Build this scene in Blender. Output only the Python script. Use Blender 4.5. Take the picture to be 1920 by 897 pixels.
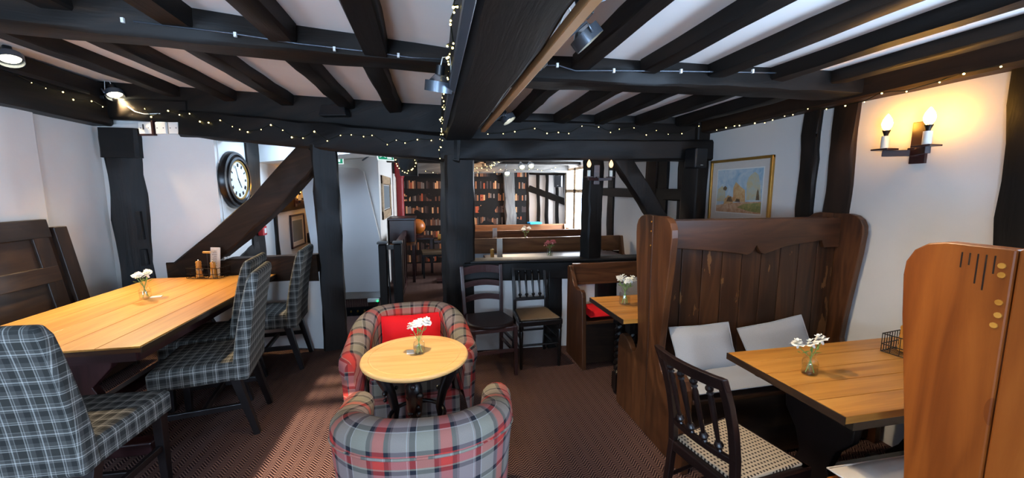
import bpy, bmesh, math, random
from mathutils import Vector, Matrix
random.seed(7)
C = bpy.context.scene.collection
SC = bpy.context.scene
R = math.radians
PI = math.pi
for o in list(bpy.data.objects): bpy.data.objects.remove(o)

# ------------------------------------------------------------------ camera
F_PX, HC = 730.0, 1.60
PITCH, YAW = math.atan(90/730), R(11.6)
cam = bpy.data.cameras.new('camera'); cam.sensor_width = 36; cam.lens = 36*F_PX/1920; cam.clip_start = .02
camo = bpy.data.objects.new('camera', cam); C.objects.link(camo)
camo.location = (0, 0, HC); camo.rotation_euler = (PI/2-PITCH, 0, -YAW)
SC.camera = camo
_f = Vector((math.sin(YAW)*math.cos(PITCH), math.cos(YAW)*math.cos(PITCH), -math.sin(PITCH)))
_r = Vector((math.cos(YAW), -math.sin(YAW), 0)); _u = _r.cross(_f); _O = Vector((0, 0, HC))
def ray(x, y): return _f + _r*((x-960)/F_PX) - _u*((y-448.5)/F_PX)
def gz(x, y, z=0.): d = ray(x, y); return _O + d*((z-HC)/d.z)          # photo direction meets a level plane
def gy(x, y, Y): d = ray(x, y); return _O + d*(Y/d.y)                  # ... a wall facing along Y
def gx(x, y, X): d = ray(x, y); return _O + d*(X/d.x)                  # ... a wall facing along X
def gp(x, y, p, n):
    d = ray(x, y); p = Vector(p)-_O; n = Vector(n); return _O + d*(p.dot(n)/d.dot(n))

# ------------------------------------------------------------------ world, light, exposure
SC.view_settings.view_transform = 'Standard'
SC.view_settings.look = 'None'
SC.view_settings.exposure = 0.62
SC.view_settings.gamma = 1
SC.view_settings.use_curve_mapping = False
W = bpy.data.worlds.new('sky'); SC.world = W; W.use_nodes = True
W.node_tree.nodes['Background'].inputs[0].default_value = (.62, .78, 1, 1)
W.node_tree.nodes['Background'].inputs[1].default_value = 3.0
def light(name, kind, loc, power, col, target=None, **k):
    l = bpy.data.lights.new(name, kind); l.energy = power; l.color = col
    for a, v in k.items(): setattr(l, a, v)
    o = bpy.data.objects.new(name, l); C.objects.link(o); o.location = loc
    if target is not None: o.rotation_euler = (Vector(target)-Vector(loc)).to_track_quat('-Z', 'Y').to_euler()
    return o
COOL = (.48, .70, 1.0); WARM = (1.0, .72, .42)
# daylight through unseen rear windows, an added side window and the far room's window
light('added_side_light', 'AREA', (2.86, -.5, 1.38), 190, COOL, (0, .6, 2.9), shape='RECTANGLE', size=1.7, size_y=1.0)
light('window_light_rear', 'AREA', (-.82, -1.72, 1.30), 80, COOL, (-.8, 1.6, 3.4), shape='RECTANGLE', size=.62, size_y=1.0)
light('window_light_rear', 'AREA', (-2.45, -1.72, 1.30), 85, COOL, (-2.3, 1.6, 3.4), shape='RECTANGLE', size=.58, size_y=1.0)
light('window_light_far', 'AREA', (2.86, 7.42, 1.45), 150, (.78, .88, 1), (0, 7.42, 1.45), shape='RECTANGLE', size=1.1, size_y=1.15)
sun = light('sun', 'SUN', (0, -6, 4), 19, (1, .80, .62), None, angle=R(.6))
SUN_DIR = Vector((.02, 1, -.345)).normalized()
sun.rotation_euler = SUN_DIR.to_track_quat('-Z', 'Y').to_euler()

# ------------------------------------------------------------------ mesh builder
class MB:
    def __init__(s): s.v = []; s.f = []; s.uv = {}; s.mi = {}; s.cm = 0
    def add(s, vs, fs, uvs=None):
        b = len(s.v); s.v += [tuple(v) for v in vs]
        for i, f in enumerate(fs):
            if uvs: s.uv[len(s.f)] = uvs[i]
            if s.cm: s.mi[len(s.f)] = s.cm
            s.f.append(tuple(b+k for k in f))
        return s
    def hexa(s, p):   # 4 bottom, 4 top, counter-clockwise from above
        return s.add(p, [(3,2,1,0),(4,5,6,7),(0,1,5,4),(1,2,6,5),(2,3,7,6),(3,0,4,7)])
    def box(s, c, d, rot=None):
        x, y, z = d[0]/2, d[1]/2, d[2]/2
        p = [Vector(q) for q in ((-x,-y,-z),(x,-y,-z),(x,y,-z),(-x,y,-z),(-x,-y,z),(x,-y,z),(x,y,z),(-x,y,z))]
        if rot is not None: p = [rot @ q for q in p]
        return s.hexa([q+Vector(c) for q in p])
    def b2(s, a, b):
        a, b = Vector(a), Vector(b); return s.box((a+b)/2, (abs(b.x-a.x), abs(b.y-a.y), abs(b.z-a.z)))
    def prism(s, poly, ax, a, b):     # polygon in the plane normal to axis ax, from a to b; poly pairs in cyclic order
        def mk(q, t):
            if ax == 0: return (t, q[0], q[1])
            if ax == 1: return (q[0], t, q[1])
            return (q[0], q[1], t)
        n = len(poly); vs = [mk(q, a) for q in poly]+[mk(q, b) for q in poly]
        fs = [tuple(range(n)), tuple(range(2*n-1, n-1, -1))]+[(i, n+i, n+(i+1) % n, (i+1) % n) for i in range(n)]
        return s.add(vs, fs)
    def ring(s, secs, cap=True, uv=False):    # list of closed sections with the same count
        n = len(secs[0]); vs = [p for q in secs for p in q]; fs = []
        for i in range(len(secs)-1):
            for j in range(n):
                k = (j+1) % n; fs.append((i*n+j, i*n+k, (i+1)*n+k, (i+1)*n+j))
        if cap: fs.append(tuple(range(n-1, -1, -1))); fs.append(tuple((len(secs)-1)*n+j for j in range(n)))
        return s.add(vs, fs)
    def bar(s, p0, p1, w, h, up=(0,0,1), w1=None, h1=None):
        p0, p1 = Vector(p0), Vector(p1); d = (p1-p0).normalized(); up = Vector(up)
        if abs(d.dot(up)) > .98: up = Vector((0,1,0))
        x = d.cross(up).normalized(); y = x.cross(d)
        w1 = w if w1 is None else w1; h1 = h if h1 is None else h1
        sec = lambda c, a, b: [c-x*a/2-y*b/2, c+x*a/2-y*b/2, c+x*a/2+y*b/2, c-x*a/2+y*b/2]
        return s.ring([sec(p0, w, h), sec(p1, w1, h1)])
    def cyl(s, p0, p1, r0, r1=None, n=12):
        return s.tube([p0, p1], [r0, r0 if r1 is None else r1], n)
    def tube(s, path, r, n=8, cap=True):
        path = [Vector(p) for p in path]; rs = r if isinstance(r, (list, tuple)) else [r]*len(path)
        secs = []; up = None
        for i, p in enumerate(path):
            d = (path[min(i+1, len(path)-1)]-path[max(i-1, 0)])
            d = d.normalized() if d.length > 1e-9 else Vector((0,0,1))
            if up is None: up = Vector((0,0,1)) if abs(d.z) < .9 else Vector((1,0,0))
            x = d.cross(up).normalized(); up = x.cross(d).normalized()
            secs.append([p+(x*math.cos(2*PI*k/n)+up*math.sin(2*PI*k/n))*rs[i] for k in range(n)])
        return s.ring(secs, cap)
    def lathe(s, prof, o=(0,0,0), n=16, cap=True, M=None):     # profile (radius, z)
        o = Vector(o); secs = []
        for r, z in prof:
            q = [Vector((r*math.cos(2*PI*k/n), r*math.sin(2*PI*k/n), z)) for k in range(n)]
            secs.append([(M @ p if M is not None else p)+o for p in q])
        return s.ring(secs, cap)
    def ball(s, c, r, n=10, sc=(1,1,1)):
        c = Vector(c); m = max(4, n//2+1); secs = []
        for i in range(m+1):
            a = PI*i/m; rr = max(math.sin(a), .02)*r
            secs.append([c+Vector((rr*math.cos(2*PI*k/n)*sc[0], rr*math.sin(2*PI*k/n)*sc[1], -math.cos(a)*r*sc[2])) for k in range(n)])
        return s.ring(secs)
    def grid(s, P, close_u=False, uvs=None):     # P[i][j]
        n, m = len(P), len(P[0]); vs = [p for r in P for p in r]; fs = []; us = []
        for i in range(n if close_u else n-1):
            for j in range(m-1):
                k = (i+1) % n; fs.append((i*m+j, k*m+j, k*m+j+1, i*m+j+1))
                if uvs: us.append((uvs[i][j], uvs[k][j], uvs[k][j+1], uvs[i][j+1]))
        return s.add(vs, fs, us if uvs else None)
    def timber(s, p0, p1, w, h, up=(0,0,1), segs=8, jit=.006, w1=None, h1=None, cham=.18, bow=0., seed=0):
        rnd = random.Random(seed+int(abs(p0[0]*1000+p0[1]*317+p1[2]*77)))
        p0, p1 = Vector(p0), Vector(p1); d = (p1-p0).normalized(); up = Vector(up)
        if abs(d.dot(up)) > .95: up = Vector((0,1,0))
        x = d.cross(up).normalized(); y = x.cross(d)
        w1 = w if w1 is None else w1; h1 = h if h1 is None else h1; secs = []
        wx = 0
        for i in range(segs+1):
            t = i/segs; a = (w+(w1-w)*t)/2; b = (h+(h1-h)*t)/2; c = min(a, b)*cham
            wx = wx*.6+rnd.uniform(-jit, jit)
            ctr = p0.lerp(p1, t)+x*wx+y*(bow*math.sin(PI*t))
            pts = [(-a+c,-b),(a-c,-b),(a,-b+c),(a,b-c),(a-c,b),(-a+c,b),(-a,b-c),(-a,-b+c)]
            secs.append([ctr+x*(q[0]+rnd.uniform(-jit, jit)*.7)+y*(q[1]+rnd.uniform(-jit, jit)*.7) for q in pts])
        return s.ring(secs)

def build(name, mb, mat, parent=None, smooth=False, bevel=0, bseg=2, grain=None, sub=0, uvs=1., kind=None, label=None):
    me = bpy.data.meshes.new(name); me.from_pydata(mb.v, [], mb.f)
    mats = mat if isinstance(mat, (list, tuple)) else [mat]
    for m in mats: me.materials.append(m)
    for i, k in mb.mi.items(): me.polygons[i].material_index = k
    bm = bmesh.new(); bm.from_mesh(me)
    bm.normal_update()
    if not mb.uv: bmesh.ops.recalc_face_normals(bm, faces=bm.faces[:])
    bm.to_mesh(me); bm.free()
    ul = me.uv_layers.new(name='UVMap')
    if mb.v:
        ext = [max(v[k] for v in mb.v)-min(v[k] for v in mb.v) for k in range(3)]
    g = grain if grain is not None else None
    if g == 'auto': g = ext.index(max(ext))
    vv = me.vertices
    for p in me.polygons:
        cu = mb.uv.get(p.index)
        nrm = p.normal; ax = max(range(3), key=lambda k: abs(nrm[k]))
        for q, li in enumerate(p.loop_indices):
            co = vv[me.loops[li].vertex_index].co
            if cu: ul.data[li].uv = cu[q]
            elif g is None:
                a, b = [(1,2),(0,2),(0,1)][ax]; ul.data[li].uv = (co[a]*uvs, co[b]*uvs)
            else:
                o1, o2 = [k for k in range(3) if k != g]
                ul.data[li].uv = (co[g]*uvs, (co[o1]+co[o2]*.83)*uvs)
    if smooth:
        me.polygons.foreach_set('use_smooth', [True]*len(me.polygons))
        if smooth == 'auto': me.set_sharp_from_angle(angle=R(38))
    o = bpy.data.objects.new(name, me); C.objects.link(o)
    if parent is not None: o.parent = parent
    if bevel:
        m = o.modifiers.new('bevel', 'BEVEL'); m.width = bevel; m.segments = bseg; m.limit_method = 'ANGLE'; m.angle_limit = R(40)
    if sub:
        m = o.modifiers.new('sub', 'SUBSURF'); m.levels = sub; m.render_levels = sub
    if kind: o['kind'] = kind
    if label: o['label'] = label
    return o
def tag(o, label, cat, group=None):
    o['label'] = label; o['category'] = cat
    if group: o['group'] = group
    return o
def thing(name, label, cat, loc=(0,0,0), rz=0., group=None):
    o = bpy.data.objects.new(name, None); C.objects.link(o); o.empty_display_size = .1
    o.location = loc; o.rotation_euler = (0, 0, rz); return tag(o, label, cat, group)
def struct(name, mb, mat, **k):
    o = build(name, mb, mat, **k); o['kind'] = 'structure'; return o
def dup(root, loc, rz, label, group=None):
    def cp(o, par):
        c = o.copy(); C.objects.link(c); c.parent = par
        for ch in o.children: cp(ch, c)
        return c
    r = cp(root, None); r.location = loc; r.rotation_euler = (0, 0, rz); r['label'] = label
    if group: r['group'] = group
    return r

# ------------------------------------------------------------------ materials
def lin(c):
    if isinstance(c, str): c = [int(c[i:i+2], 16)/255 for i in (0, 2, 4)]
    return tuple((x/12.92 if x <= .04045 else ((x+.055)/1.055)**2.4) for x in c)+(1,)
class NT:
    def __init__(s, name):
        s.m = bpy.data.materials.new(name); s.m.use_nodes = True; s.t = s.m.node_tree; s.n = s.t.nodes
        s.b = s.n['Principled BSDF']; s.l = s.t.links
    def node(s, typ, **k):
        n = s.n.new(typ)
        for a, v in k.items(): setattr(n, a, v)
        return n
    def put(s, sock, v):
        if hasattr(v, 'links') or isinstance(v, bpy.types.NodeSocket): s.l.new(v, sock)
        else: sock.default_value = v
    def math(s, op, a, b=0., c=None):
        n = s.node('ShaderNodeMath', operation=op); s.put(n.inputs[0], a); s.put(n.inputs[1], b)
        if c is not None: s.put(n.inputs[2], c)
        return n.outputs[0]
    def coord(s, k='UV'): return s.node('ShaderNodeTexCoord').outputs[k]
    def mapped(s, v, scale=(1,1,1), loc=(0,0,0)):
        n = s.node('ShaderNodeMapping'); s.put(n.inputs[0], v); n.inputs['Scale'].default_value = scale; s.put(n.inputs['Location'], loc); return n.outputs[0]
    def noise(s, v, scale=5., det=3., rough=.5, dist=0.):
        n = s.node('ShaderNodeTexNoise'); s.put(n.inputs['Vector'], v); n.inputs['Scale'].default_value = scale
        n.inputs['Detail'].default_value = det; n.inputs['Roughness'].default_value = rough; n.inputs['Distortion'].default_value = dist
        return n.outputs[0]
    def ramp(s, f, stops, const=False):
        n = s.node('ShaderNodeValToRGB'); s.put(n.inputs[0], f); e = n.color_ramp.elements
        if const: n.color_ramp.interpolation = 'CONSTANT'
        while len(e) > 1: e.remove(e[0])
        e[0].position = stops[0][0]; e[0].color = lin(stops[0][1])
        for p, c in stops[1:]:
            q = e.new(p); q.color = lin(c)
        return n.outputs[0]
    def mix(s, f, a, b, mode='MIX'):
        n = s.node('ShaderNodeMix', data_type='RGBA', blend_type=mode); s.put(n.inputs[0], f); s.put(n.inputs[6], a); s.put(n.inputs[7], b); return n.outputs[2]
    def bump(s, h, st=.3, dist=.01):
        n = s.node('ShaderNodeBump'); n.inputs['Strength'].default_value = st; n.inputs['Distance'].default_value = dist
        s.put(n.inputs['Height'], h); s.l.new(n.outputs[0], s.b.inputs['Normal'])
    def sep(s, v):
        n = s.node('ShaderNodeSeparateXYZ'); s.put(n.inputs[0], v); return n.outputs
    def fin(s, col=None, rough=.5, spec=.5, metal=0.):
        if col is not None: s.put(s.b.inputs['Base Color'], col if not isinstance(col, str) else lin(col))
        s.put(s.b.inputs['Roughness'], rough); s.b.inputs['Specular IOR Level'].default_value = spec; s.b.inputs['Metallic'].default_value = metal
        return s.m
def plain(name, col, rough=.5, spec=.5, metal=0., bump=0., vary=.12, scale=30):
    t = NT(name); v = t.noise(t.coord('Object'), scale, 3)
    c = t.mix(v, tuple(x*(1-vary) for x in lin(col)[:3])+(1,), tuple(min(1, x*(1+vary)) for x in lin(col)[:3])+(1,))
    if bump: t.bump(v, bump, .005)
    return t.fin(c, rough, spec, metal)
def emit(name, col, st):
    t = NT(name); t.b.inputs['Emission Color'].default_value = lin(col); t.b.inputs['Emission Strength'].default_value = st
    return t.fin(col, .4)
def wood(name, stops, along=2.2, across=26., rough=.45, spec=.4, bump=.15, knots=0., ring=.5, wear=None):
    t = NT(name); uv = t.coord('UV'); rnd = t.node('ShaderNodeObjectInfo').outputs['Random']
    off = t.node('ShaderNodeCombineXYZ'); t.put(off.inputs[0], t.math('MULTIPLY', rnd, 37.)); t.put(off.inputs[1], t.math('MULTIPLY', rnd, 11.))
    v = t.mapped(uv, (along, across, 1), off.outputs[0])
    n1 = t.noise(v, 1., 5, .6, .6); v2 = t.mapped(uv, (along*.35, across*.22, 1), off.outputs[0]); n2 = t.noise(v2, 1., 3, .55, 1.2)
    w = t.math('SINE', t.math('MULTIPLY', n2, 34.)); w = t.math('MULTIPLY_ADD', w, .5*ring, .5)
    f = t.math('MULTIPLY_ADD', n1, .55, t.math('MULTIPLY_ADD', w, .25, t.math('MULTIPLY', n2, .35)))
    f = t.math('ADD', f, t.math('MULTIPLY_ADD', rnd, .16, -.16))
    c = t.ramp(f, stops)
    if knots:
        vo = t.node('ShaderNodeTexVoronoi'); t.put(vo.inputs['Vector'], t.mapped(uv, (1.6, 5., 1), off.outputs[0])); vo.inputs['Scale'].default_value = 1.
        kf = t.math('LESS_THAN', vo.outputs['Distance'], knots); c = t.mix(t.math('MULTIPLY', kf, .65), c, lin(stops[0][1]))
    if wear:
        wn = t.noise(t.mapped(uv, (3, 9, 1), off.outputs[0]), 1., 4, .6)
        c = t.mix(t.math('MULTIPLY', t.math('GREATER_THAN', wn, .63), .55), c, lin(wear))
    t.bump(n1, bump, .006)
    return t.fin(c, rough, spec)
M = {}
M['beam'] = wood('dark_timber', [(.2, '070606'), (.45, '120f0d'), (.65, '201812'), (.85, '39281a'), (.97, '62462c')], 1.1, 12, .55, .28, .7)
M['beamb'] = wood('brown_timber', [(.2, '18100b'), (.55, '2f2016'), (.9, '56381f')], 1.6, 20, .62, .25, .35)
M['greytimber'] = wood('grey_timber', [(.2, '3a3836'), (.55, '5c5a58'), (.9, '7d7a76')], 1.6, 20, .6, .3, .4)
M['plaster'] = plain('white_plaster', 'deDad5'.lower(), .85, .2, bump=.25, vary=.035, scale=7)
M['ceil'] = plain('ceiling_plaster', 'f5eee8', .9, .2, bump=.2, vary=.03, scale=6)
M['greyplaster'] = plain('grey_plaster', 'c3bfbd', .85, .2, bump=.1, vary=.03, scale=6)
M['pine'] = wood('pine_top', [(.25, '8c5620'), (.5, 'bb7f36'), (.8, 'd79f54')], 1.2, 26, .38, .4, .06, ring=.25)
M['pineL'] = wood('golden_pine', [(.25, '935d22'), (.5, 'b88038'), (.8, 'd09c52')], 1.2, 24, .35, .45, .08, knots=.05, ring=.3)
M['maple'] = wood('pale_round_top', [(.25, 'b98648'), (.5, 'd2a364'), (.8, 'e2b97b')], 1.2, 18, .4, .4, .05, ring=.6)
M['settle'] = wood('stained_settle_wood', [(.25, '211208'), (.5, '482a17'), (.75, '663f24'), (.97, '91633a')], 1.6, 18, .38, .4, .12, knots=.06, ring=.6)
M['settled'] = wood('dark_settle_planks', [(.25, '180d06'), (.5, '361f11'), (.75, '4f3019'), (.97, '875a33')], 1.6, 18, .4, .4, .12, knots=.05, ring=.6, wear='7d5632')
M['honey'] = wood('honey_settle_wood', [(.25, '6e330f'), (.5, '96501c'), (.75, 'b0662a'), (.95, 'c78445')], 1.2, 16, .36, .4, .1, knots=.07, ring=.45)
M['pew'] = wood('pew_wood', [(.25, '5a3520'), (.5, '7d5030'), (.8, '9b6a42')], 1.5, 18, .4, .4, .08, ring=.6)
M['bench'] = wood('dark_panelled_oak', [(.25, '140d09'), (.5, '271a12'), (.8, '46301d')], 1.6, 18, .45, .4, .15)
M['blackpaint'] = wood('black_painted_wood', [(.2, '0a0808'), (.6, '15100e'), (.85, '2a1a12')], 2, 20, .28, .5, .05)
M['mahog'] = wood('dark_mahogany', [(.2, '1c0d0b'), (.55, '33191a'), (.9, '4a2a26')], 2, 20, .32, .5, .05)
M['darkmahog'] = wood('worn_black_brown', [(.2, '0e0706'), (.55, '1d100d'), (.85, '2e1a15'), (.99, '6a3a24')], 2, 20, .3, .5, .05)
M['espresso'] = wood('espresso_wood', [(.2, '291a1a'), (.55, '48302f'), (.9, '664844')], 2, 20, .25, .5, .05)
M['leg'] = wood('black_chair_legs', [(.2, '0b0808'), (.6, '171010'), (.9, '261a16')], 2, 20, .35, .45, .05)
M['iron'] = plain('black_cast_iron', '0b0c10', .35, .6, vary=.3)
M['dkmetal'] = plain('dark_wire', '2b241f', .4, .5, .6)
M['brass'] = plain('gilt_frame', 'b98d45', .35, .5, .7)
M['white'] = plain('white_plastic', 'e8e6e0', .4, .4, vary=.03)
M['black'] = plain('black_plastic', '0f1013', .4, .5)
M['greymetal'] = plain('grey_fixture_metal', '5a6068', .35, .5, .6)
M['silver'] = plain('silver_reflector', 'b9bcc0', .25, .5, .9)
M['track'] = plain('tan_track', 'a5764c', .45, .4)
M['redplastic'] = plain('red_plastic', 'c0262a', .4, .4)
M['green'] = emit('sign_green', '0d8a63', .5)
M['signwhite'] = emit('sign_white', 'e6f4ee', .5)
M['greenled'] = emit('green_lamp', '19e06a', 3)
M['bulb'] = emit('lit_candle_bulb', 'ffb545', 50)
M['bulbdim'] = emit('dim_candle_bulb', 'ffc890', 1.2)
M['fairy'] = emit('fairy_bulb', 'ffe38a', 6)
M['lampface'] = emit('lit_lamp_face', 'fff3cf', 7)
M['palewood'] = wood('pale_oak_frame', [(.25, '8d7357'), (.5, 'b39a7c'), (.8, 'cbb698')], 1.6, 18, .5, .3, .08)
M['wire'] = plain('dark_green_wire', '15180f', .5, .3)
M['cream'] = plain('cream_candle_tube', 'e9e4d6', .4, .4, vary=.03)
M['red'] = plain('red_cushion_cloth', 'c4141c', .9, .2, bump=.2, vary=.12, scale=200)
M['greycush'] = plain('grey_linen', '98989a', .95, .1, bump=.3, vary=.1, scale=260)
M['greycush2'] = plain('pale_grey_linen', '8d8c8c', .95, .1, bump=.3, vary=.1, scale=260)
M['petal'] = plain('white_petal', 'f4f1e6', .7, .2, vary=.04)
M['pink'] = plain('pink_petal', 'e58c86', .7, .2)
M['leaf'] = plain('green_leaf', '6d8a45', .6, .3, vary=.2)
M['stem'] = plain('green_stem', '7f9a52', .6, .3)
M['beech'] = wood('mill_beech', [(.25, 'a8661d'), (.5, 'c98a35'), (.8, 'dca556')], 3, 30, .35, .5, .05)
M['paper'] = plain('printed_card', 'd8cfc4', .8, .2, vary=.05)
M['ink'] = plain('print_ink', '6b5c52', .8, .1)
M['leather'] = plain('dark_leather', '2a1a17', .5, .4, bump=.15, vary=.2, scale=90)
M['mustard'] = plain('worn_fabric_seat', '6a5845', .95, .1, bump=.2, vary=.25, scale=60)
M['redpaint'] = plain('dark_red_paint', '7d1015', .5, .4)
M['globe'] = plain('amber_globe', 'a85a1a', .4, .5, vary=.5, scale=14)
M['blue'] = plain('blue_plastic', '2f9ad0', .4, .4)
M['clockface'] = plain('clock_face', 'e4e6e4', .5, .3, vary=.02)
def glass(name, col='ffffff', rough=0.):
    t = NT(name); t.b.inputs['Transmission Weight'].default_value = 1; t.b.inputs['IOR'].default_value = 1.45
    return t.fin(col, rough)
def jarglass():
    t = NT('clear_glass'); tr = t.node('ShaderNodeBsdfTransparent'); tr.inputs[0].default_value = (.985, .995, .985, 1); gl = t.node('ShaderNodeBsdfGlossy'); gl.inputs['Roughness'].default_value = .04
    fr = t.node('ShaderNodeFresnel'); fr.inputs[0].default_value = 1.3; mx = t.node('ShaderNodeMixShader'); t.l.new(t.math('MULTIPLY', t.math('MULTIPLY_ADD', fr.outputs[0], 1.1, .07), t.math('SUBTRACT', 1., t.node('ShaderNodeNewGeometry').outputs['Backfacing'])), mx.inputs[0]); t.l.new(tr.outputs[0], mx.inputs[1]); t.l.new(gl.outputs[0], mx.inputs[2])
    t.l.new(mx.outputs[0], t.n['Material Output'].inputs[0]); return t.m
M['glass'] = jarglass()
def thinglass():
    t = NT('window_pane'); tr = t.node('ShaderNodeBsdfTransparent'); gl = t.node('ShaderNodeBsdfGlossy'); gl.inputs['Roughness'].default_value = .02
    fr = t.node('ShaderNodeFresnel'); mx = t.node('ShaderNodeMixShader'); t.l.new(t.math('MULTIPLY', fr.outputs[0], t.math('SUBTRACT', 1., t.node('ShaderNodeNewGeometry').outputs['Backfacing'])), mx.inputs[0]); t.l.new(tr.outputs[0], mx.inputs[1]); t.l.new(gl.outputs[0], mx.inputs[2])
    t.l.new(mx.outputs[0], t.n['Material Output'].inputs[0]); return t.m
M['pane'] = thinglass()
def carpet():
    t = NT('herringbone_carpet'); s = t.sep(t.coord('Object'))
    z = t.math('ABSOLUTE', t.math('SUBTRACT', t.math('FRACT', t.math('MULTIPLY', s[0], 1/.07)), .5))
    ph = t.math('ADD', t.math('MULTIPLY', s[1], 1/.019), t.math('MULTIPLY', z, 3.8))
    st = t.math('MULTIPLY_ADD', t.math('SINE', t.math('MULTIPLY', ph, 2*PI)), .5, .5)
    n = t.noise(t.coord('Object'), 160, 2); n2 = t.noise(t.coord('Object'), 1.3, 3)
    f = t.math('ADD', t.math('MULTIPLY', st, .75), t.math('MULTIPLY', n, .4))
    c = t.ramp(f, [(.22, '140e10'), (.5, '352524'), (.95, '7d6256')])
    c = t.mix(t.math('MULTIPLY', n2, .35), c, lin('4c2d2c'))
    t.bump(f, .6, .006)
    return t.fin(c, .95, .1)
M['carpet'] = carpet()
def cloth(name, su, sv, pu, pv, fuzz=.1, thr=320):
    t = NT(name); s = t.sep(t.coord('UV'))
    fu = t.math('FRACT', t.math('MULTIPLY', s[0], 1/pu)); fv = t.math('FRACT', t.math('MULTIPLY', s[1], 1/pv))
    a = t.ramp(fu, su, True); b = t.ramp(fv, sv, True)
    c = t.mix(.5, a, b); n = t.noise(t.coord('UV'), thr, 2)
    c = t.mix(t.math('MULTIPLY', n, fuzz*2), c, lin('2a2a2c')); t.bump(n, .25, .003)
    return t.fin(c, .95, .12)
red_, navy, g1, g2, lil = 'b03a32', '242329', '7e786b', '867c6c', '82726f'
sett = [(0, red_), (.17, navy), (.235, '5d4a4a'), (.27, lil), (.50, '9a958f'), (.515, lil), (.54, navy), (.63, '9b9892'), (.645, g1), (.90, navy), (.965, '6d4444')]
sett2 = [(0, red_), (.21, navy), (.28, g1), (.55, '9d9892'), (.565, navy), (.64, lil), (.90, navy), (.97, g2)]
M['tartan'] = cloth('red_grey_tartan', sett, sett2, .245, .25)
sb = '55534f'
check = [(0, 'b5b2aa'), (.04, sb), (.15, '807e78'), (.18, '383733'), (.46, 'a6a39b'), (.495, sb), (.54, 'a3a099'), (.57, sb), (.72, '2f2f2d'), (.92, '6f6d68'), (.96, sb)]
M['plaid'] = cloth('blue_grey_check', check, check, .115, .115, .12)
def cane():
    t = NT('dotted_cane_seat'); s = t.sep(t.coord('Object'))
    a = t.math('ABSOLUTE', t.math('SUBTRACT', t.math('FRACT', t.math('MULTIPLY', s[0], 55)), .5))
    b = t.math('ABSOLUTE', t.math('SUBTRACT', t.math('FRACT', t.math('MULTIPLY', s[1], 55)), .5))
    f = t.math('LESS_THAN', t.math('MAXIMUM', a, b), .24)
    return t.fin(t.mix(f, lin('a3917a'), lin('241c16')), .7, .2)
M['cane'] = cane()
def bookpaper():
    t = NT('book_print_wallpaper'); s = t.sep(t.coord('UV'))
    row = t.math('FLOOR', t.math('MULTIPLY', s[1], 1/.27)); fv = t.math('FRACT', t.math('MULTIPLY', s[1], 1/.27))
    uu = t.math('MULTIPLY', s[0], 1/.037); col = t.math('FLOOR', uu); fu = t.math('FRACT', uu)
    v = t.node('ShaderNodeCombineXYZ'); t.put(v.inputs[0], col); t.put(v.inputs[1], row)
    w = t.node('ShaderNodeTexWhiteNoise', noise_dimensions='2D'); t.l.new(v.outputs[0], w.inputs['Vector'])
    val = w.outputs['Value']; hs = t.sep(w.outputs['Color'])
    c = t.ramp(val, [(0, '120d0c'), (.25, '2a1c18'), (.42, '57382a'), (.56, '3c3230'), (.68, '8c5a3c'), (.78, '6a5f58'), (.88, 'b98a62'), (.95, '94452a')], True)
    bk = t.math('LESS_THAN', fv, t.math('MULTIPLY_ADD', hs[1], .22, .55)); bk = t.math('MULTIPLY', bk, t.math('GREATER_THAN', fv, .12))
    bk = t.math('MULTIPLY', bk, t.math('LESS_THAN', fu, .86)); pt = t.noise(t.mapped(t.coord('UV'), (1.2, 1.8, 1)), 1.6, 2)
    bk = t.math('MULTIPLY', bk, t.math('GREATER_THAN', pt, .42))
    return t.fin(t.mix(bk, lin('0e0b0a'), c), .7, .2)
M['books'] = bookpaper()

# ================================================================== the setting
XL, XR, YB = -3.2, 2.8, -1.6           # left wall, right wall, rear wall faces
def PY(x): return 3.805-.265*x if x < .25 else 3.739-.062*(x-.25)      # front face of the timber partition
def cl(x): return 2.40-.08*x if x < .25 else 2.34
# --- floor with the stair hole
m = MB()
hx0, hx1, hy0, hy1 = -1.45, -.78, 5.17, 6.0
for a, b in (((XL-.3, YB-.3, -.12), (XR+.3, hy0, 0)), ((XL-.3, hy1, -.12), (XR+.3, 9.2, 0)), ((XL-.3, hy0, -.12), (hx0, hy1, 0)), ((hx1, hy0, -.12), (XR+.3, hy1, 0))): m.b2(a, b)
floor = struct('floor', m, M['carpet'])
m = MB(); m.b2((hx0-.05, hy0-.05, -1.6), (hx1+.05, hy1+.05, -1.5)); m.b2((hx0-.05, hy1, -1.5), (hx1+.05, hy1+.05, -.12)); m.b2((hx0-.05, hy0-.05, -1.5), (hx0, hy1, -.12)); m.b2((hx1, hy0-.05, -1.5), (hx1+.05, hy1, -.12)); m.b2((hx0, hy0-.05, -1.5), (hx1, hy0, -.12))
struct('wall_stairwell', m, M['black'])  # the stairwell's darkness is put into the colour: walls are plain black
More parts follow.
